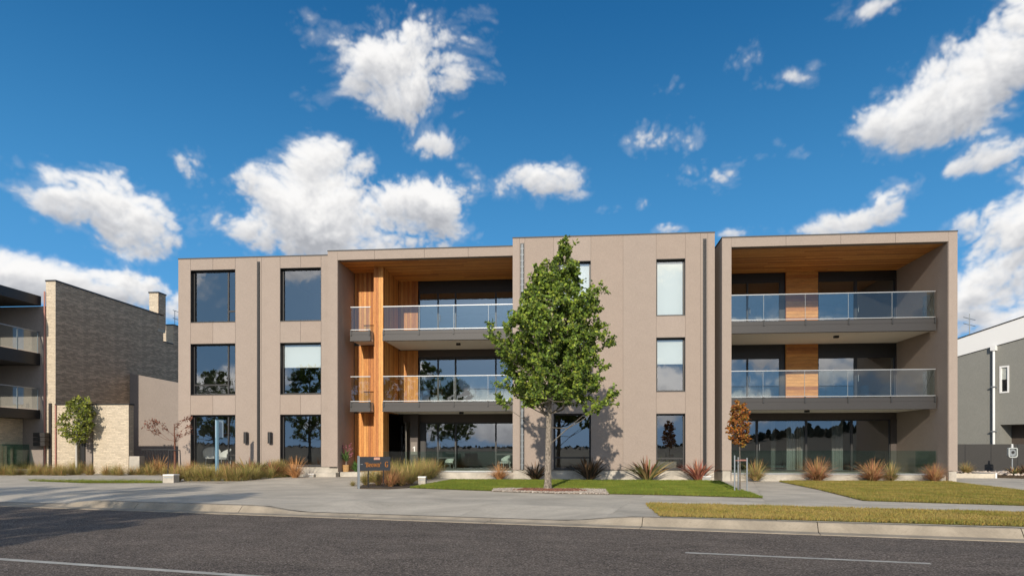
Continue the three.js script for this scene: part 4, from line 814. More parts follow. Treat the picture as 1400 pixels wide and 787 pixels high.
  part('cap', new THREE.CylinderGeometry(0.045, 0.055, 0.18, 12).translate(0, y0 + 0.55, 0), std(lin(0.55, 0.56, 0.55), 0.6), m);
}
// ------------------------------------------------------------------ vegetation builders
function leafGeo(list, tones) {   // list of {p, d (unit), n (unit), l, w}: folded leaves, one merged mesh
  const n = list.length, P = new Float32Array(n * 18), N = new Float32Array(n * 18), C = new Float32Array(n * 18), I = new Uint32Array(n * 12);
  const s = V(), q = V(), a = V(), up = V();
  list.forEach((f, i) => {
    s.crossVectors(f.d, f.n).normalize(); up.crossVectors(s, f.d).normalize();
    const pts = [[0, 0, 0], [0.30, 0.48, 0.10], [0.72, 0.34, 0.07], [1, 0, -0.10], [0.72, -0.34, 0.07], [0.30, -0.48, 0.10]];
    const t = tones[Math.floor(rnd() * tones.length)], b = rr(0.58, 1.4);
    pts.forEach(([u, v, w], k) => {
      const o = (i * 6 + k) * 3;
      P[o] = f.p.x + f.d.x * u * f.l + s.x * v * f.w + up.x * w * f.l; P[o + 1] = f.p.y + f.d.y * u * f.l + s.y * v * f.w + up.y * w * f.l; P[o + 2] = f.p.z + f.d.z * u * f.l + s.z * v * f.w + up.z * w * f.l;
      const sg = v > 0 ? -0.35 : v < 0 ? 0.35 : 0; a.copy(up).addScaledVector(s, sg).normalize(); N[o] = a.x; N[o + 1] = a.y; N[o + 2] = a.z;
      C[o] = t[0] * b; C[o + 1] = t[1] * b; C[o + 2] = t[2] * b;
    });
    const v0 = i * 6; I.set([v0, v0 + 1, v0 + 2, v0, v0 + 2, v0 + 3, v0, v0 + 3, v0 + 4, v0, v0 + 4, v0 + 5], i * 12);
  });
  const g = new THREE.BufferGeometry(); g.setAttribute('position', new THREE.BufferAttribute(P, 3)); g.setAttribute('normal', new THREE.BufferAttribute(N, 3)); g.setAttribute('color', new THREE.BufferAttribute(C, 3)); g.setIndex(new THREE.BufferAttribute(I, 1)); return g;
}
const rdir = () => { const z = rr(-1, 1), a = rnd() * 6.2832, r = Math.sqrt(1 - z * z); return V(r * Math.cos(a), z, r * Math.sin(a)); };
// tree: tapered trunk, limbs to clumps inside a profile, leaves on short shoots
function makeTree({ name, label, at, h, trunkR, clear, profile, clumps, leaves, leafL, leafW, tones, bark, lean = 0.02, shoot = 0.42, rise = 0.9, spread = 0.55, minD = 0.3, grp, extra = [], shell = 0.55, low = 0, rag: ragged = 0.42, tip = 0 }) {
  const t = thing(name, label, 'tree', at, 0, grp), limbs = [];
  const axis = (y) => V(Math.sin(y * 0.9 + h) * lean * y * 0.6 + tip * (y / h) ** 2, y, Math.cos(y * 0.7 + h * 2) * lean * y * 0.6);
  const rAt = (y) => trunkR * Math.pow(clamp(1 - y / (h * 1.0), 0.03, 1), 0.75) * (y < 0.3 ? 1 + (0.3 - y) * 1.1 : 1);
  const tp = [], tr = []; for (let y = -0.05; y <= h * 0.93; y += h / 22) { tp.push(axis(Math.max(0, y)).setY(y)); tr.push(rAt(Math.max(0, y))); }
  limbs.push(tube(tp, tr, 12));
  const pts = []; let guard = 0;
  while (pts.length < clumps && guard++ < clumps * 60) {
    const y = lerp(low || clear, h, Math.pow(rnd(), 0.9)), R0 = profile(y); if (R0 <= 0.02) continue;
    const ph = rnd() * 6.2832, rag = 0.86 + ragged * noise3(Math.cos(ph) * 1.6, y * 0.9, Math.sin(ph) * 1.6 + h), r = R0 * Math.pow(rr(0.04, 1), shell) * rag, c = axis(y), p = V(c.x + Math.cos(ph) * r, y, c.z + Math.sin(ph) * r);
    if (pts.every((q) => q.distanceTo(p) > minD)) pts.push(p);
  }
  for (const e of extra) pts.push(V(...e));
  // limbs: every clump hangs from the nearest lower node of the trunk or of an earlier limb; thickness follows what a limb carries
  const nodes = []; for (let y = clear * 0.72; y < h * 0.9; y += 0.22) { const q = axis(y); nodes.push({ p: q, rad: 0, par: -1, w: 0, trunk: true }); }
  const radOf = (p) => { const q = axis(p.y); return Math.hypot(p.x - q.x, p.z - q.z); };
  pts.sort((p, q) => radOf(p) - radOf(q));
  for (const p of pts) {
    const rad = radOf(p); let best = 0, bc = 1e9;
    nodes.forEach((q, i) => { const dy = p.y - q.p.y, dr = rad - q.rad; if (dr < -0.02 || dy < Math.min(0.12, 0.25 * rad)) return; const want = Math.abs(dy - dr * rise) * 0.9, cost = q.p.distanceTo(p) + want + (q.trunk ? 0.18 : 0) + (q.trunk && q.p.y < clear ? 0.25 : 0); if (cost < bc) { bc = cost; best = i; } });
    const q = nodes[best], mid = q.p.clone().lerp(p, 0.5).add(rdir().multiplyScalar(q.p.distanceTo(p) * 0.09)).add(V(0, -0.05 * q.p.distanceTo(p), 0));
    nodes.push({ p: mid, rad: radOf(mid), par: best, w: 0 }); nodes.push({ p, rad, par: nodes.length - 1, w: 1 });
  }
  for (let i = nodes.length - 1; i >= 0; i--) if (nodes[i].par >= 0) nodes[nodes[i].par].w += nodes[i].w;
  const lr = (n) => Math.min(n.trunk ? rAt(n.p.y) * 0.8 : 1, trunkR * 0.052 * Math.sqrt(n.w + 0.4));
  for (const n of nodes) if (n.par >= 0) { const q = nodes[n.par]; limbs.push(tube([q.p, n.p], [q.trunk ? Math.min(rAt(q.p.y) * 0.7, lr(n) * 1.25) : lr(q), lr(n)], 6)); }
  const fl = [];
  for (const p of pts) {
    const c = axis(p.y), rad = Math.hypot(p.x - c.x, p.z - c.z), out = V(p.x - c.x, 0, p.z - c.z).normalize(), r0 = 0.02;
    const ns = 3 + Math.floor(rnd() * 3);
    for (let k = 0; k < ns; k++) {
      const d = out.clone().multiplyScalar(spread).add(V(0, 0.75, 0)).add(rdir().multiplyScalar(0.75)).normalize(), L = shoot * rr(0.6, 1.25), e = p.clone().addScaledVector(d, L);
      limbs.push(tube([p, p.clone().addScaledVector(d, L * 0.5).add(rdir().multiplyScalar(0.02)), e], [r0 * 0.28 + 0.002, 0.004, 0.002], 3));
      const nl = Math.round(leaves / ns * rr(0.7, 1.3));
      for (let j = 0; j < nl; j++) {
        const u = 1 - Math.pow(rnd(), 1.35) * 1.0, q = p.clone().addScaledVector(d, L * u).add(rdir().multiplyScalar(leafL * 0.45)), ld = rdir().multiplyScalar(0.85).addScaledVector(d, 0.5).add(V(0, 0.15, 0)).normalize(), ln = rdir().multiplyScalar(0.65).add(V(0, 0.7, 0)).addScaledVector(out, 0.35).normalize();
        fl.push({ p: q, d: ld, n: ln, l: leafL * rr(0.7, 1.25), w: leafW * rr(0.75, 1.2) });
      }
    }
  }
  part('trunk', mergeGeometries(limbs), bark, t);
  part('crown', leafGeo(fl, tones), M.leafMat, t);
  return t;
}
// tussock: arching blades from one root
function tussockGeo({ n, h, spread, w, tones, droop = 0.5, stiff = false }) {
  const P = [], N = [], C = [], I = [];
  for (let b = 0; b < n; b++) {
    const th = rnd() * 6.2832, lean = Math.pow(rnd(), 0.75) * spread, L = h * rr(0.65, 1.1), ox = Math.cos(th) * 0.05 * h * rnd() * 2, oz = Math.sin(th) * 0.05 * h * rnd() * 2, tn_ = tones[Math.floor(rnd() * tones.length)], br = rr(0.7, 1.25), tw = th + Math.PI / 2 + rr(-0.9, 0.9), cw = Math.cos(tw), sw = Math.sin(tw), S = 4, k0 = P.length / 3;
    for (let s = 0; s <= S; s++) {
      const u = s / S, ang = lean * (stiff ? 0.62 + u * 0.42 : 0.62 + u * 0.62), rad = L * u * Math.sin(Math.min(ang, 2.0)) * 0.95, y = L * u * Math.cos(Math.min(ang, 1.9)) - (stiff ? 0 : droop * L * 0.22 * u * u * u * lean), ww = w * (stiff ? Math.sin(Math.PI * Math.min(0.97, 0.22 + u * 0.75)) : 1 - u * 0.85) * 0.5;
      const x = ox + Math.cos(th) * rad, z = oz + Math.sin(th) * rad;
      P.push(x - cw * ww, Math.max(y, 0.005), z - sw * ww, x + cw * ww, Math.max(y, 0.005), z + sw * ww);
      const nx = Math.cos(th) * 0.45, nz = Math.sin(th) * 0.45; N.push(nx, 0.6, nz + 0.3, nx, 0.6, nz + 0.3);
      for (let q = 0; q < 2; q++) C.push(tn_[0] * br, tn_[1] * br, tn_[2] * br);
      if (s < S) { const k = k0 + s * 2; I.push(k, k + 1, k + 2, k + 1, k + 3, k + 2); }
    }
  }
  const g = new THREE.BufferGeometry(); g.setAttribute('position', new THREE.Float32BufferAttribute(P, 3)); g.setAttribute('color', new THREE.Float32BufferAttribute(C, 3)); g.setIndex(I); g.computeVertexNormals(); return g;
}
// ------------------------------------------------------------------ street tree
seed(2024);
const sT = G(749, 669.5);
const treeTones = [[0.194, 0.278, 0.025], [0.142, 0.228, 0.021], [0.262, 0.34, 0.034], [0.165, 0.253, 0.023], [0.331, 0.383, 0.046], [0.114, 0.192, 0.017], [0.065, 0.113, 0.015]];
const topH = 7.6;
makeTree({
  name: 'street_tree', label: 'tall leafy green street tree with pale trunk standing in the gravel patch', at: [sT.x, 0, sT.z], h: topH, trunkR: 0.112, clear: 1.9, low: 2.55, clumps: 300, leaves: 104, leafL: 0.102, leafW: 0.084, tones: treeTones, bark: M.bark, shoot: 0.42, minD: 0.235, lean: 0.012, shell: 0.58, rag: 0.55, tip: 0.42,
  profile: (y) => { const k = [[2.5, 0.7], [2.8, 1.35], [3.2, 1.66], [4.2, 1.66], [4.9, 1.55], [5.5, 1.25], [6.0, 0.92], [6.5, 0.58], [7.0, 0.26], [7.4, 0.04]]; for (let i = 0; i < k.length - 1; i++) if (y < k[i + 1][0]) return y < k[0][0] ? 0 : lerp(k[i][1], k[i + 1][1], (y - k[i][0]) / (k[i + 1][0] - k[i][0])); return 0; },
  extra: [[1.85, 2.85, 0.15], [1.65, 2.6, 0.2], [1.42, 2.42, 0.25], [1.15, 2.35, 0.1], [-1.55, 4.45, 0.1], [-1.68, 4.7, 0.1], [1.6, 4.6, 0], [1.72, 4.4, 0.1], [1.3, 5.75, 0.1], [1.42, 6.0, 0.1], [1.2, 5.5, 0.1], [-0.2, 6.4, 0], [-0.22, 6.62, 0], [0.42, 7.1, 0], [0.45, 7.35, 0], [0.75, 6.6, 0.1], [-1.2, 2.5, 0.2], [-1.45, 2.65, 0.1]],
});
// ------------------------------------------------------------------ young trees with stakes
seed(31);
{
  const p = G(1012, 672.5);
  makeTree({ name: 'orange_tree', label: 'small staked tree with a narrow orange autumn crown', at: [p.x, 0.03, p.z], h: 2.62, trunkR: 0.022, clear: 1.1, low: 1.3, clumps: 60, leaves: 30, leafL: 0.085, leafW: 0.06, tones: [[0.42, 0.14, 0.015], [0.34, 0.10, 0.012], [0.46, 0.20, 0.025], [0.26, 0.17, 0.02], [0.22, 0.07, 0.012]], bark: M.bark, shoot: 0.10, minD: 0.1, shell: 0.5, rise: 0.5, profile: (y) => 0.30 * Math.sqrt(Math.max(0, 1 - ((y - 1.9) / 0.68) ** 2)) });
  const s = thing('tree_stakes', 'grey timber stakes tied round the trunk of the orange tree', 'tree stake', [p.x, 0.03, p.z], 0.2);
  for (const [x, z, h] of [[-0.2, 0.08, 1.05], [0.16, 0.12, 0.98], [0.02, -0.16, 1.0]]) part('stake', rod(V(x, -0.05, z), V(x, h, z), 0.022, 8), M.galv, s);
  part('tie', rod(V(-0.2, 0.9, 0.08), V(0.16, 0.9, 0.12), 0.012, 5), M.pinkWood, s); part('tie', rod(V(0.02, 0.92, -0.16), V(0.16, 0.92, 0.12), 0.012, 5), M.pinkWood, s);
}
{
  const p = atZ(104, -2.5), k = p.t / FOC;
  makeTree({ name: 'round_crowned_tree', label: 'young round-crowned green tree in front of the pale brick wall', at: [p.x, 0.02, p.z], h: 1.26 + (HZ - 544) * k, trunkR: 0.05, clear: 1.3, low: 1.45, clumps: 95, leaves: 26, leafL: 0.13, leafW: 0.075, tones: [[0.28, 0.31, 0.035], [0.21, 0.26, 0.03], [0.34, 0.34, 0.045], [0.16, 0.21, 0.025]], bark: std(lin(0.5, 0.48, 0.44), 0.9), shoot: 0.2, minD: 0.16, profile: (y) => { const c = 1.26 + (HZ - 578) * k; return 0.80 * Math.sqrt(Math.max(0, 1 - ((y - c) / 1.12) ** 2)); } });
}
{
  const p = G(239, 657.5), k = p.t / FOC;
  makeTree({ name: 'bare_red_tree', label: 'young red-stemmed tree with sparse brown leaves inside a stake frame', at: [p.x, 0.02, p.z], h: 1.26 + (HZ - 570) * k, trunkR: 0.06, clear: 1.2, low: 1.5, clumps: 0, leaves: 24, leafL: 0.09, leafW: 0.04, tones: [[0.22, 0.07, 0.04], [0.17, 0.055, 0.03], [0.28, 0.11, 0.06]], bark: M.barkRed, shoot: 0.34, rise: 0.55, spread: 1.2, profile: () => 0, extra: [[0.35, 2.35, 0.1], [0.45, 2.42, 0], [-0.55, 2.25, 0.1], [-0.75, 2.2, 0], [-1.0, 2.05, 0.1], [-0.15, 1.95, 0.2], [-0.5, 1.85, 0.1], [-0.7, 1.8, 0], [0.4, 1.8, 0], [0.3, 1.7, 0.2], [0.1, 1.55, 0.1], [0, 2.1, 0], [-0.9, 2.15, -0.1], [0.3, 2.1, -0.2]] });
  const s = thing('stake_frame', 'slim metal stake frame around the red-stemmed young tree', 'tree stake', [p.x, 0.02, p.z]);
  for (const x of [-0.20, 0.26]) part('stake', rod(V(x - Math.sign(x) * -0.06, -0.05, 0.1), V(x, 1.2, 0.1), 0.02, 8), M.steel, s);
  part('crossbar', rod(V(-0.20, 1.2, 0.1), V(0.26, 1.2, 0.1), 0.018, 8), M.steel, s);
}
// ------------------------------------------------------------------ trees, land and hills across the road, seen in the windows and as shadows
seed(55);
const across = (px, zz, label, h, w, seedN) => { seed(seedN); const d = dirOf(px, HZ), t = (zz - CZ) / d.z; makeTree({ name: 'roadside_tree', label, at: [px, -0.1, zz], h, trunkR: 0.16, clear: 1.9, low: 2.2, clumps: 185, leaves: 40, leafL: 0.20, leafW: 0.13, tones: treeTones, bark: M.bark, shoot: 0.4, minD: 0.26, profile: (y) => w * Math.sqrt(Math.max(0, 1 - ((y - h * 0.56) / (h * 0.46)) ** 2)) }); };
across(-11.6, 30.5, 'roadside tree across the road from the timber bay', 7.8, 1.9, 61);
across(-15.4, 32.5, 'tall roadside tree across the road from the dark ground-floor window', 9.8, 3.3, 63);
across(-19.6, 31, 'roadside tree between the tall and the broad one across the road', 9.2, 2.9, 64);
across(-24, 31.5, 'broad roadside tree across the road from the left wing', 8.6, 2.6, 62);
across(-33, 31.5, 'roadside tree across the road furthest from the street tree', 8.2, 2.6, 65);
{
  const P = [], U = [], I = [], na = 150, nr = 10;
  const crest = (az) => 1.2 + 2.5 * (0.5 + noise3(az * 3, 2, 5)) + 15 * sstep(0.10, 0.50, az) * (0.85 + 0.5 * noise3(az * 9, 4, 1)) + 6 * sstep(-0.35, -0.9, az);
  const az0 = -1.5, az1 = 1.5;
  const hillH = (az, u) => -0.4 + (crest(az) + 0.4) * sstep(0, 1, u) * (1 + 0.10 * noise3(az * 30, u * 4, 2));
  for (let i = 0; i <= na; i++) for (let j = 0; j <= nr; j++) { const az = lerp(az0, az1, i / na), u = j / nr, r = 180 + u * 230; P.push(Math.sin(az) * r, hillH(az, u), CZ + Math.cos(az) * r); U.push(az * 300, r); }
  for (let i = 0; i < na; i++) for (let j = 0; j < nr; j++) { const k = i * (nr + 1) + j; I.push(k, k + 1, k + nr + 1, k + 1, k + nr + 2, k + nr + 1); }
  const g = new THREE.BufferGeometry(); g.setAttribute('position', new THREE.Float32BufferAttribute(P, 3)); g.setAttribute('uv', new THREE.Float32BufferAttribute(U, 2)); g.setIndex(I); g.computeVertexNormals();
  struct('hills', g, M.hill).userData.label = 'low dark hills across the road';
  seed(66); const lump = new THREE.IcosahedronGeometry(0.5, 1); { const p = lump.attributes.position; for (let i = 0; i < p.count; i++) { const k = 0.8 + 0.9 * (noise3(p.getX(i) * 4, p.getY(i) * 4, p.getZ(i) * 4) + 0.2); p.setXYZ(i, p.getX(i) * k, (p.getY(i) * 1.3 + 0.45) * k, p.getZ(i) * k); } lump.computeVertexNormals(); }
  const cnt = 1600, im = new THREE.InstancedMesh(lump, std(lin(0.02, 0.032, 0.014), 1), cnt), m = new THREE.Matrix4();
  for (let i = 0; i < cnt; i++) { const az = rr(-0.9, 0.95), u = rr(0.55, 1), r = 180 + u * 230, s = rr(1.4, 4.2) * (0.3 + 0.7 * sstep(0.05, 0.4, az)) * (rnd() < 0.12 ? 1.5 : 1); m.compose(V(Math.sin(az) * r, hillH(az, u) - 0.3, CZ + Math.cos(az) * r), new THREE.Quaternion(), V(s * 0.8, s, s * 0.8)); im.setMatrixAt(i, m); }
  im.name = 'distant_forest'; im.userData = { kind: 'stuff', label: 'dark conifers on the hills across the road', category: 'forest' }; scene.add(shade(im));
}
// ------------------------------------------------------------------ ornamental grasses and flax
seed(909);
const straw = [[0.45, 0.323, 0.111], [0.36, 0.293, 0.075], [0.255, 0.256, 0.053], [0.54, 0.367, 0.149], [0.195, 0.22, 0.045], [0.171, 0.172, 0.055], [0.244, 0.149, 0.066]];
const rust = [[0.522, 0.217, 0.102], [0.406, 0.16, 0.08], [0.58, 0.29, 0.145], [0.29, 0.174, 0.058], [0.435, 0.29, 0.102]];
const amber = [[0.567, 0.27, 0.101], [0.486, 0.23, 0.081], [0.621, 0.338, 0.135], [0.378, 0.189, 0.068]];
const flaxT = [[0.165, 0.173, 0.045], [0.33, 0.165, 0.068], [0.225, 0.09, 0.053], [0.39, 0.285, 0.105], [0.12, 0.135, 0.045]];
const flaxDark = [[0.112, 0.068, 0.038], [0.165, 0.09, 0.045], [0.075, 0.06, 0.033], [0.24, 0.135, 0.06]];
const flaxRed = [[0.364, 0.119, 0.07], [0.28, 0.084, 0.056], [0.196, 0.084, 0.049], [0.42, 0.182, 0.098]];
const kinds = {
  straw: [0, 1, 2, 3].map(() => tussockGeo({ n: 520, h: 1, spread: 1.15, w: 0.016, tones: straw })),
  mixed: [0, 1, 2, 3].map(() => tussockGeo({ n: 520, h: 1, spread: 1.1, w: 0.016, tones: [...straw, rust[0], rust[4]] })),
  rust: [0, 1, 2].map(() => tussockGeo({ n: 560, h: 1, spread: 1.15, w: 0.015, tones: rust })),
  amber: [0, 1, 2].map(() => tussockGeo({ n: 300, h: 1, spread: 1.15, w: 0.016, tones: amber })),
  flax: [0, 1, 2].map(() => tussockGeo({ n: 75, h: 1, spread: 1.05, w: 0.055, tones: flaxT, stiff: true })),
  flaxDark: [0, 1].map(() => tussockGeo({ n: 80, h: 1, spread: 1.1, w: 0.055, tones: flaxDark, stiff: true })),
  flaxRed: [0, 1, 2].map(() => tussockGeo({ n: 95, h: 1, spread: 0.95, w: 0.05, tones: flaxRed, stiff: true })),
};
function plant(kind, x, y, z, h, label, cat, grp, wide = 1, name) {
  const v = kinds[kind], m = shade(new THREE.Mesh(v[Math.floor(rnd() * v.length)], M.grassMat));
  m.name = named(name || (kind.startsWith('flax') ? 'flax_plant' : 'grass_tussock')); m.position.set(x, y, z); m.rotation.y = rnd() * 6.28; m.scale.set(h * wide * 1.3, h * 1.05, h * wide * 1.3);
  m.userData = { label, category: cat }; if (grp) m.userData.group = grp; scene.add(m); return m;
}
const single = (kind, px, z, top, label, wide = 1, base = 0.03) => { const p = atZ(px, z), h = EYE + (HZ - top) * p.t / FOC - base; plant(kind, p.x, base, z, h, label, kind.startsWith('flax') ? 'flax' : 'grass', null, wide); };
single('amber', 683, 0.25, 631, 'small orange tussock against the white terrace edge below the glass doors', 1.15, 0.03);
single('flaxDark', 732, 0.55, 631, 'dark bronze flax beside the light drain channel', 1.23);
single('flaxDark', 806, 0.55, 625, 'dark bronze flax beneath the ground-floor window behind the street tree', 1.23);
single('flax', 886, 0.55, 624, 'striped green and bronze flax beside the tall ground-floor window', 1.23);
single('flaxRed', 955, 0.5, 629, 'reddish upright flax between the tall window and the drain channel', 1.16);
single('mixed', 1034, 0.5, 629, 'olive and brown tussock behind the staked orange tree', 0.9);
single('rust', 1118, 0.55, 626, 'large pinkish brown tussock at the lawn corner by the terrace glass', 1.14);
single('rust', 1194, 0.55, 628, 'pinkish brown tussock beside a yellow-green one', 1.14);
single('straw', 1219, 0.35, 631, 'yellow-green tussock behind a pinkish brown one', 0.85);
single('rust', 1278, 0.55, 633, 'rust-coloured tussock by the foot of the end column', 1.14);
single('mixed', 1322, -5.6, 631, 'orange and green tussock by the charcoal fence', 1.0, 0.12);
single('flax', 1388, -4.2, 638, 'low bronze flax in the bed beside the meter post', 1.59, 0.12);
single('flaxDark', 1402, -4.6, 634, 'dark flax at the end of the charcoal fence bed', 1.59, 0.12);
single('straw', 482, 5.2, 655, 'small grey-green tuft beside the posts of the entrance sign', 0.8, 0.0);
// rows of tussocks
seed(910);
const look = { straw: 'yellow-green', mixed: 'rust-flecked', rust: 'pinkish brown', amber: 'orange' };
const bedLabel1 = (k, row) => `${look[k]} tussock in the ${row ? 'back' : 'front'} row before the brick block`, bedLabel2 = (k, row) => `${look[k]} tussock in the ${['kerbside', 'second', 'third', 'wall-side'][row]} row below the facade windows`, bedLabel3 = (k) => `${look[k]} feathery tussock behind the entrance sign`;
for (let px = -30; px < 262; px += 11.5) for (const [o, row] of [[0, 0], [5, 1]]) {
  const p = G(px + o + rr(-3, 3), row ? 649.6 + rr(-0.5, 0.4) : 652.4 + rr(-0.5, 0.5));
  if (rnd() < 0.12) continue;
  const h = rr(0.44, 0.66) + (row ? 0.12 : 0);
  const kd = rnd() < 0.65 ? 'mixed' : 'straw'; plant(kd, p.x, 0.02, p.z, h, bedLabel1(kd, row), 'grass', `${look[kd]} tussocks, ${row ? 'back' : 'front'} row before the brick block`, 0.8);
}
for (let px = 246; px < 420; px += 10) for (let row = 0; row < 4; row++) {
  const by = lerp(659.5, px < 330 ? 648 : 650, row / 3.2) - Math.max(0, px - 330) * 0.085 * (1 - row / 3), p = G(px + rr(-4, 4) + row * 3, Math.max(by, 648.5));
  if (p.z < 0.1) p.z = 0.1 + rnd() * 0.3;
  const tall = px > 330 ? 0.10 : 0;
  if (!inside(p, bedFront)) continue;
  const kd = rnd() < 0.5 ? 'straw' : 'mixed'; plant(kd, p.x, 0.035, p.z, rr(0.50, 0.70) + tall * rnd(), bedLabel2(kd, row), 'grass', `${look[kd]} tussocks, row ${row + 1} below the facade windows`, 0.8);
}
single('flax', 341, 0.7, 626, 'green flax rising from the grasses below the pair of wall lights', 1.38, 0.1);
single('flaxRed', 374, 0.5, 630, 'small rusty flax below the wall light', 1.3, 0.1);
single('flaxRed', 318, 0.4, 632, 'small rusty flax beside the wide ground-floor window', 1.3, 0.1);
single('amber', 403, 0.9, 624, 'orange-leaved flax below the dark ground-floor window', 1.0, 0.1);
single('amber', 258, 0.6, 628, 'orange tussock at the corner of the left wing', 1.0, 0.05);
seed(911);
for (const [px, py, h, kd] of [[500, 664, 0.62, 'straw'], [508, 661, 0.65, 'mixed'], [517, 664, 0.66, 'straw'], [526, 662, 0.8, 'rust'], [534, 666, 0.75, 'rust'], [541, 663, 0.85, 'straw'], [548, 665, 0.72, 'mixed'], [553, 660, 0.92, 'straw'], [561, 662, 0.85, 'straw'], [566, 658, 0.95, 'straw'], [574, 659, 0.9, 'mixed'], [580, 656, 0.95, 'straw'], [586, 657, 0.88, 'straw'], [592, 655, 0.9, 'mixed'], [599, 654, 0.85, 'amber'], [540, 658, 0.95, 'straw'], [527, 658, 0.9, 'straw'], [572, 655, 0.95, 'straw']]) {
  const p = G(px, py); plant(kd, p.x, 0.03, p.z, h * 0.92, bedLabel3(kd), 'grass', `${look[kd]} tussocks behind the entrance sign`, 0.85);
}
single('amber', 215, -2.6, 624, 'dry russet shrub by the black railing in the side yard', 1.3, 0.02);
single('straw', 205, -2.4, 630, 'pale tussock by the black railing', 1.1, 0.02);
// ------------------------------------------------------------------ street furniture and small things
const font = await new FontLoader().loadAsync('fonts/droid/droid_sans_bold.typeface.json');
const fontS = await new FontLoader().loadAsync('fonts/droid/droid_serif_bold.typeface.json');
{
  const p = G(490, 668), q = { x: p.x + 0.86, z: p.z - 0.62 }, yaw = Math.atan2(-(q.z - p.z), q.x - p.x), L = Math.hypot(q.x - p.x, q.z - p.z);
  const s = thing('entrance_sign', 'black sign board with orange lettering on slim steel posts', 'sign', [p.x, 0.0, p.z], yaw);
  const yt = EYE - 10.2 * p.t / FOC, yb = EYE - 29.5 * p.t / FOC;
  part('board', bx(0.03, L, yb, yt, -0.02, 0.02), M.signBlack, s);
  part('post', bx(-0.03, 0.03, -0.1, yt + 0.03, -0.04, 0.04), M.galv, s);
  for (const u of [0.30, 0.78]) part('post', bx(u * L - 0.015, u * L + 0.015, -0.1, yb, -0.015, 0.015), M.dark, s);
  const t1 = new TextGeometry("'Beown'", { font: fontS, size: 0.13, depth: 0.012, curveSegments: 4 }), t2 = new TextGeometry('G', { font: fontS, size: 0.165, depth: 0.012, curveSegments: 4 });
  t1.scale(0.78, 1.15, 1); t2.scale(0.75, 1.1, 1);
  part('lettering', t1.translate(0.19, yb + 0.12, 0.021), M.orange, s); part('lettering', t2.translate(0.86, yb + 0.11, 0.021), M.orange, s);
  part('plate', bx(0.5, 0.7, yt - 0.10, yt - 0.02, 0.021, 0.03), std(lin(0.55, 0.30, 0.22), 0.7), s);
  part('plate', bx(0.06, 0.13, yt - 0.25, yt - 0.23, 0.021, 0.026), M.alu, s);
}
{   // house number on the entrance pier
  const z = zBk + 0.4, x0 = FX(561, z), x1 = FX(570.6, z), g = thing('number_plate', 'metal number plate with a pale figure 1 on the entrance pier', 'sign', [0, 0, z + 0.002]);
  part('plate', bx(x0 + 0.02, x1 - 0.01, F(565, 621, z).y, F(565, 604, z).y, 0, 0.02), std(lin(0.20, 0.165, 0.14), 0.6), g);
  const t = new TextGeometry('1', { font, size: 0.24, depth: 0.015, curveSegments: 4 }); t.computeBoundingBox(); t.translate((x0 + x1) / 2 - (t.boundingBox.max.x + t.boundingBox.min.x) / 2, F(565, 617, z).y, 0.021); part('digit', t, M.white, g);
}
{
  const z = 2.2, p = atZ(296.3, z), yt = EYE + (HZ - 574) * p.t / FOC, g = thing('blue_sign_post', 'blue-grey sign seen edge-on atop a slim post before the wide window', 'sign', [p.x, 0, z], 1.15);
  part('post', bx(-0.04, 0.04, -0.05, yt - 0.02, -0.06, 0.06), M.signBlue, g);
  part('sign_panel', bx(-0.045, 0.30, yt - 0.68, yt, -0.05, -0.01), M.signBlueLight, g);
  part('sign_frame', merge([bx(-0.05, 0.31, yt - 0.70, yt - 0.68, -0.06, 0.0), bx(-0.05, 0.31, yt, yt + 0.02, -0.06, 0.0)]), M.signBlue, g);
}
function lightCube(px, z, w, h, label, d = w) {
  const p = atZ(px, z), g = thing('bollard_light', label, 'bollard light', [p.x, 0, z], 0.05);
  part('body', bx(-w / 2, w / 2, -0.05, h - 0.04, -d, 0), M.plinth, g); part('cap', bx(-w / 2 - 0.006, w / 2 + 0.006, h - 0.039, h, -d - 0.006, 0.006), M.white, g);
  part('lens', bx(-w / 2 + 0.04, w / 2 - 0.04, h - 0.13, h - 0.09, 0.001, 0.005), M.galv, g);
}
lightCube(576.5, 4.2, 0.26, 0.30, 'pale concrete cube light at the edge of the bed by the lawn');
lightCube(229.5, G(229.5, 661).z, 0.40, 0.34, 'grey concrete cube light at the foot of the red-stemmed tree');
lightCube(966.5, 0.62, 0.34, 0.22, 'low white cube light beside the reddish flax');
lightCube(424.5, 0.3, 0.24, 0.24, 'white concrete cube at the entrance step');
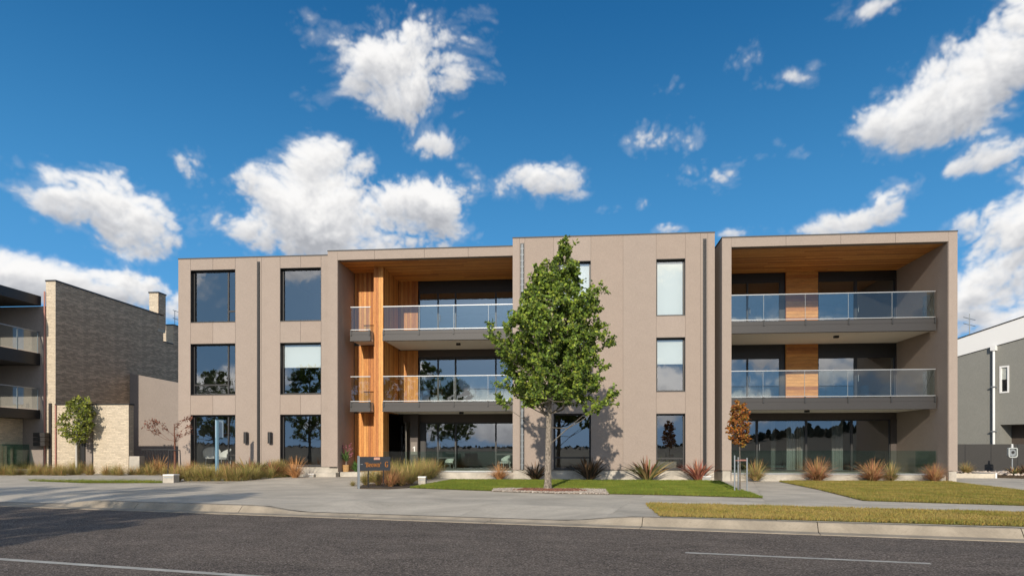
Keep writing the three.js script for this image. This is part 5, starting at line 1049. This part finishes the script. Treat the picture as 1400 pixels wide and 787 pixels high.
{   // potted plant by the entrance
  const z = -0.75, p = atZ(473, z), y0 = deckY, g = thing('potted_plant', 'spiky pink-flowered plant in an orange square pot by the entrance', 'potted plant', [p.x, y0, z]);
  part('pot', (() => { const s = new THREE.CylinderGeometry(0.20, 0.16, 0.30, 4, 1); s.rotateY(Math.PI / 4); return s.toNonIndexed().translate(0, 0.15, 0); })(), M.terracotta, g);
  part('stem', rod(V(0, 0.26, 0), V(0.02, 0.55, 0), 0.035, 7), M.bark, g);
  seed(71);
  const l = tussockGeo({ n: 90, h: 0.62, spread: 1.25, w: 0.03, tones: [[0.07, 0.13, 0.03], [0.10, 0.17, 0.04], [0.05, 0.10, 0.025]], stiff: true }); part('leaves', l.translate(0, 0.45, 0), M.grassMat, g);
  for (const [x, zz, h] of [[-0.16, 0.05, 1.2], [0.2, 0, 1.22], [0.26, 0.05, 1.05], [-0.05, -0.1, 1.15], [0.3, 0.02, 0.85]]) {
    const fl = []; for (let i = 0; i < 60; i++) { const u = rnd(); fl.push({ p: V(x * (0.5 + u * 0.5) + rr(-0.03, 0.03), h * (0.68 + 0.32 * u), zz + rr(-0.03, 0.03)), d: rdir(), n: rdir(), l: 0.05, w: 0.03 }); }
    const s = part('flower_spike', leafGeo(fl, [[0.40, 0.10, 0.16], [0.30, 0.07, 0.12], [0.45, 0.20, 0.22]]), M.leafMat, g);
    part('stalk', rod(V(0, 0.5, 0), V(x, h, zz), 0.006, 4), M.barkRed, s);
  }
  const z2 = -0.85, p2 = atZ(487, z2); seed(72); const sh = tussockGeo({ n: 120, h: 0.5, spread: 1.1, w: 0.04, tones: [[0.05, 0.12, 0.02], [0.08, 0.16, 0.03]], stiff: true });
  solo('broadleaf_shrub', sh, M.grassMat, 'low bright green leafy shrub behind the orange pot', 'shrub', [p2.x, deckY, z2]);
}
// chairs behind the glass
function chair(x, y, z, turn, label, s = 1) {
  const g = thing('armchair', label, 'chair', [x, y, z], turn, null); g.scale.setScalar(s);
  part('seat', bx(-0.27, 0.27, 0.36, 0.46, -0.26, 0.28), M.white, g);
  const pts = []; for (let i = 0; i <= 14; i++) { const a = Math.PI * (i / 14); pts.push(V(Math.cos(a) * 0.31, 0, -Math.sin(a) * 0.30 + 0.02)); }
  const P = [], I = []; pts.forEach((q, i) => { const hh = 0.62 + 0.24 * Math.sin(Math.PI * i / 14); P.push(q.x, 0.40, q.z, q.x * 1.12, hh, q.z * 1.15, q.x * 1.2, hh, q.z * 1.25, q.x * 1.1, 0.38, q.z * 1.12); if (i < 14) for (let k = 0; k < 4; k++) { const a = i * 4 + k, b = i * 4 + (k + 1) % 4; I.push(a, b, a + 4, b, b + 4, a + 4); } });
  const bg = new THREE.BufferGeometry(); bg.setAttribute('position', new THREE.Float32BufferAttribute(P, 3)); bg.setIndex(I); bg.computeVertexNormals(); part('backrest', bg, M.white, g);
  for (const [a, b] of [[-0.22, -0.2], [0.22, -0.2], [-0.22, 0.22], [0.22, 0.22]]) part('leg', rod(V(a, 0.37, b), V(a * 1.15, 0, b * 1.15), 0.018, 6), M.white, g);
}
const fl0 = W1[2].y0 - 0.06;
chair(FX(289, -1.6), fl0, -1.6, 0.5, 'white armchair behind the wide ground-floor window', 1.05);
chair(FX(306, -1.5), fl0, -1.45, -0.6, 'white armchair turned aside beside the window mullion', 0.95);
chair(FX(614, -5.0), deckY, -5.0, -0.4, 'pale low chair just inside the glass doors left of the wide pane', 0.66);
chair(FX(690, -4.9), deckY, -4.9, -0.9, 'pale chair just inside the end pane beside the centre wing', 0.8);

renderer.render(scene, camera);
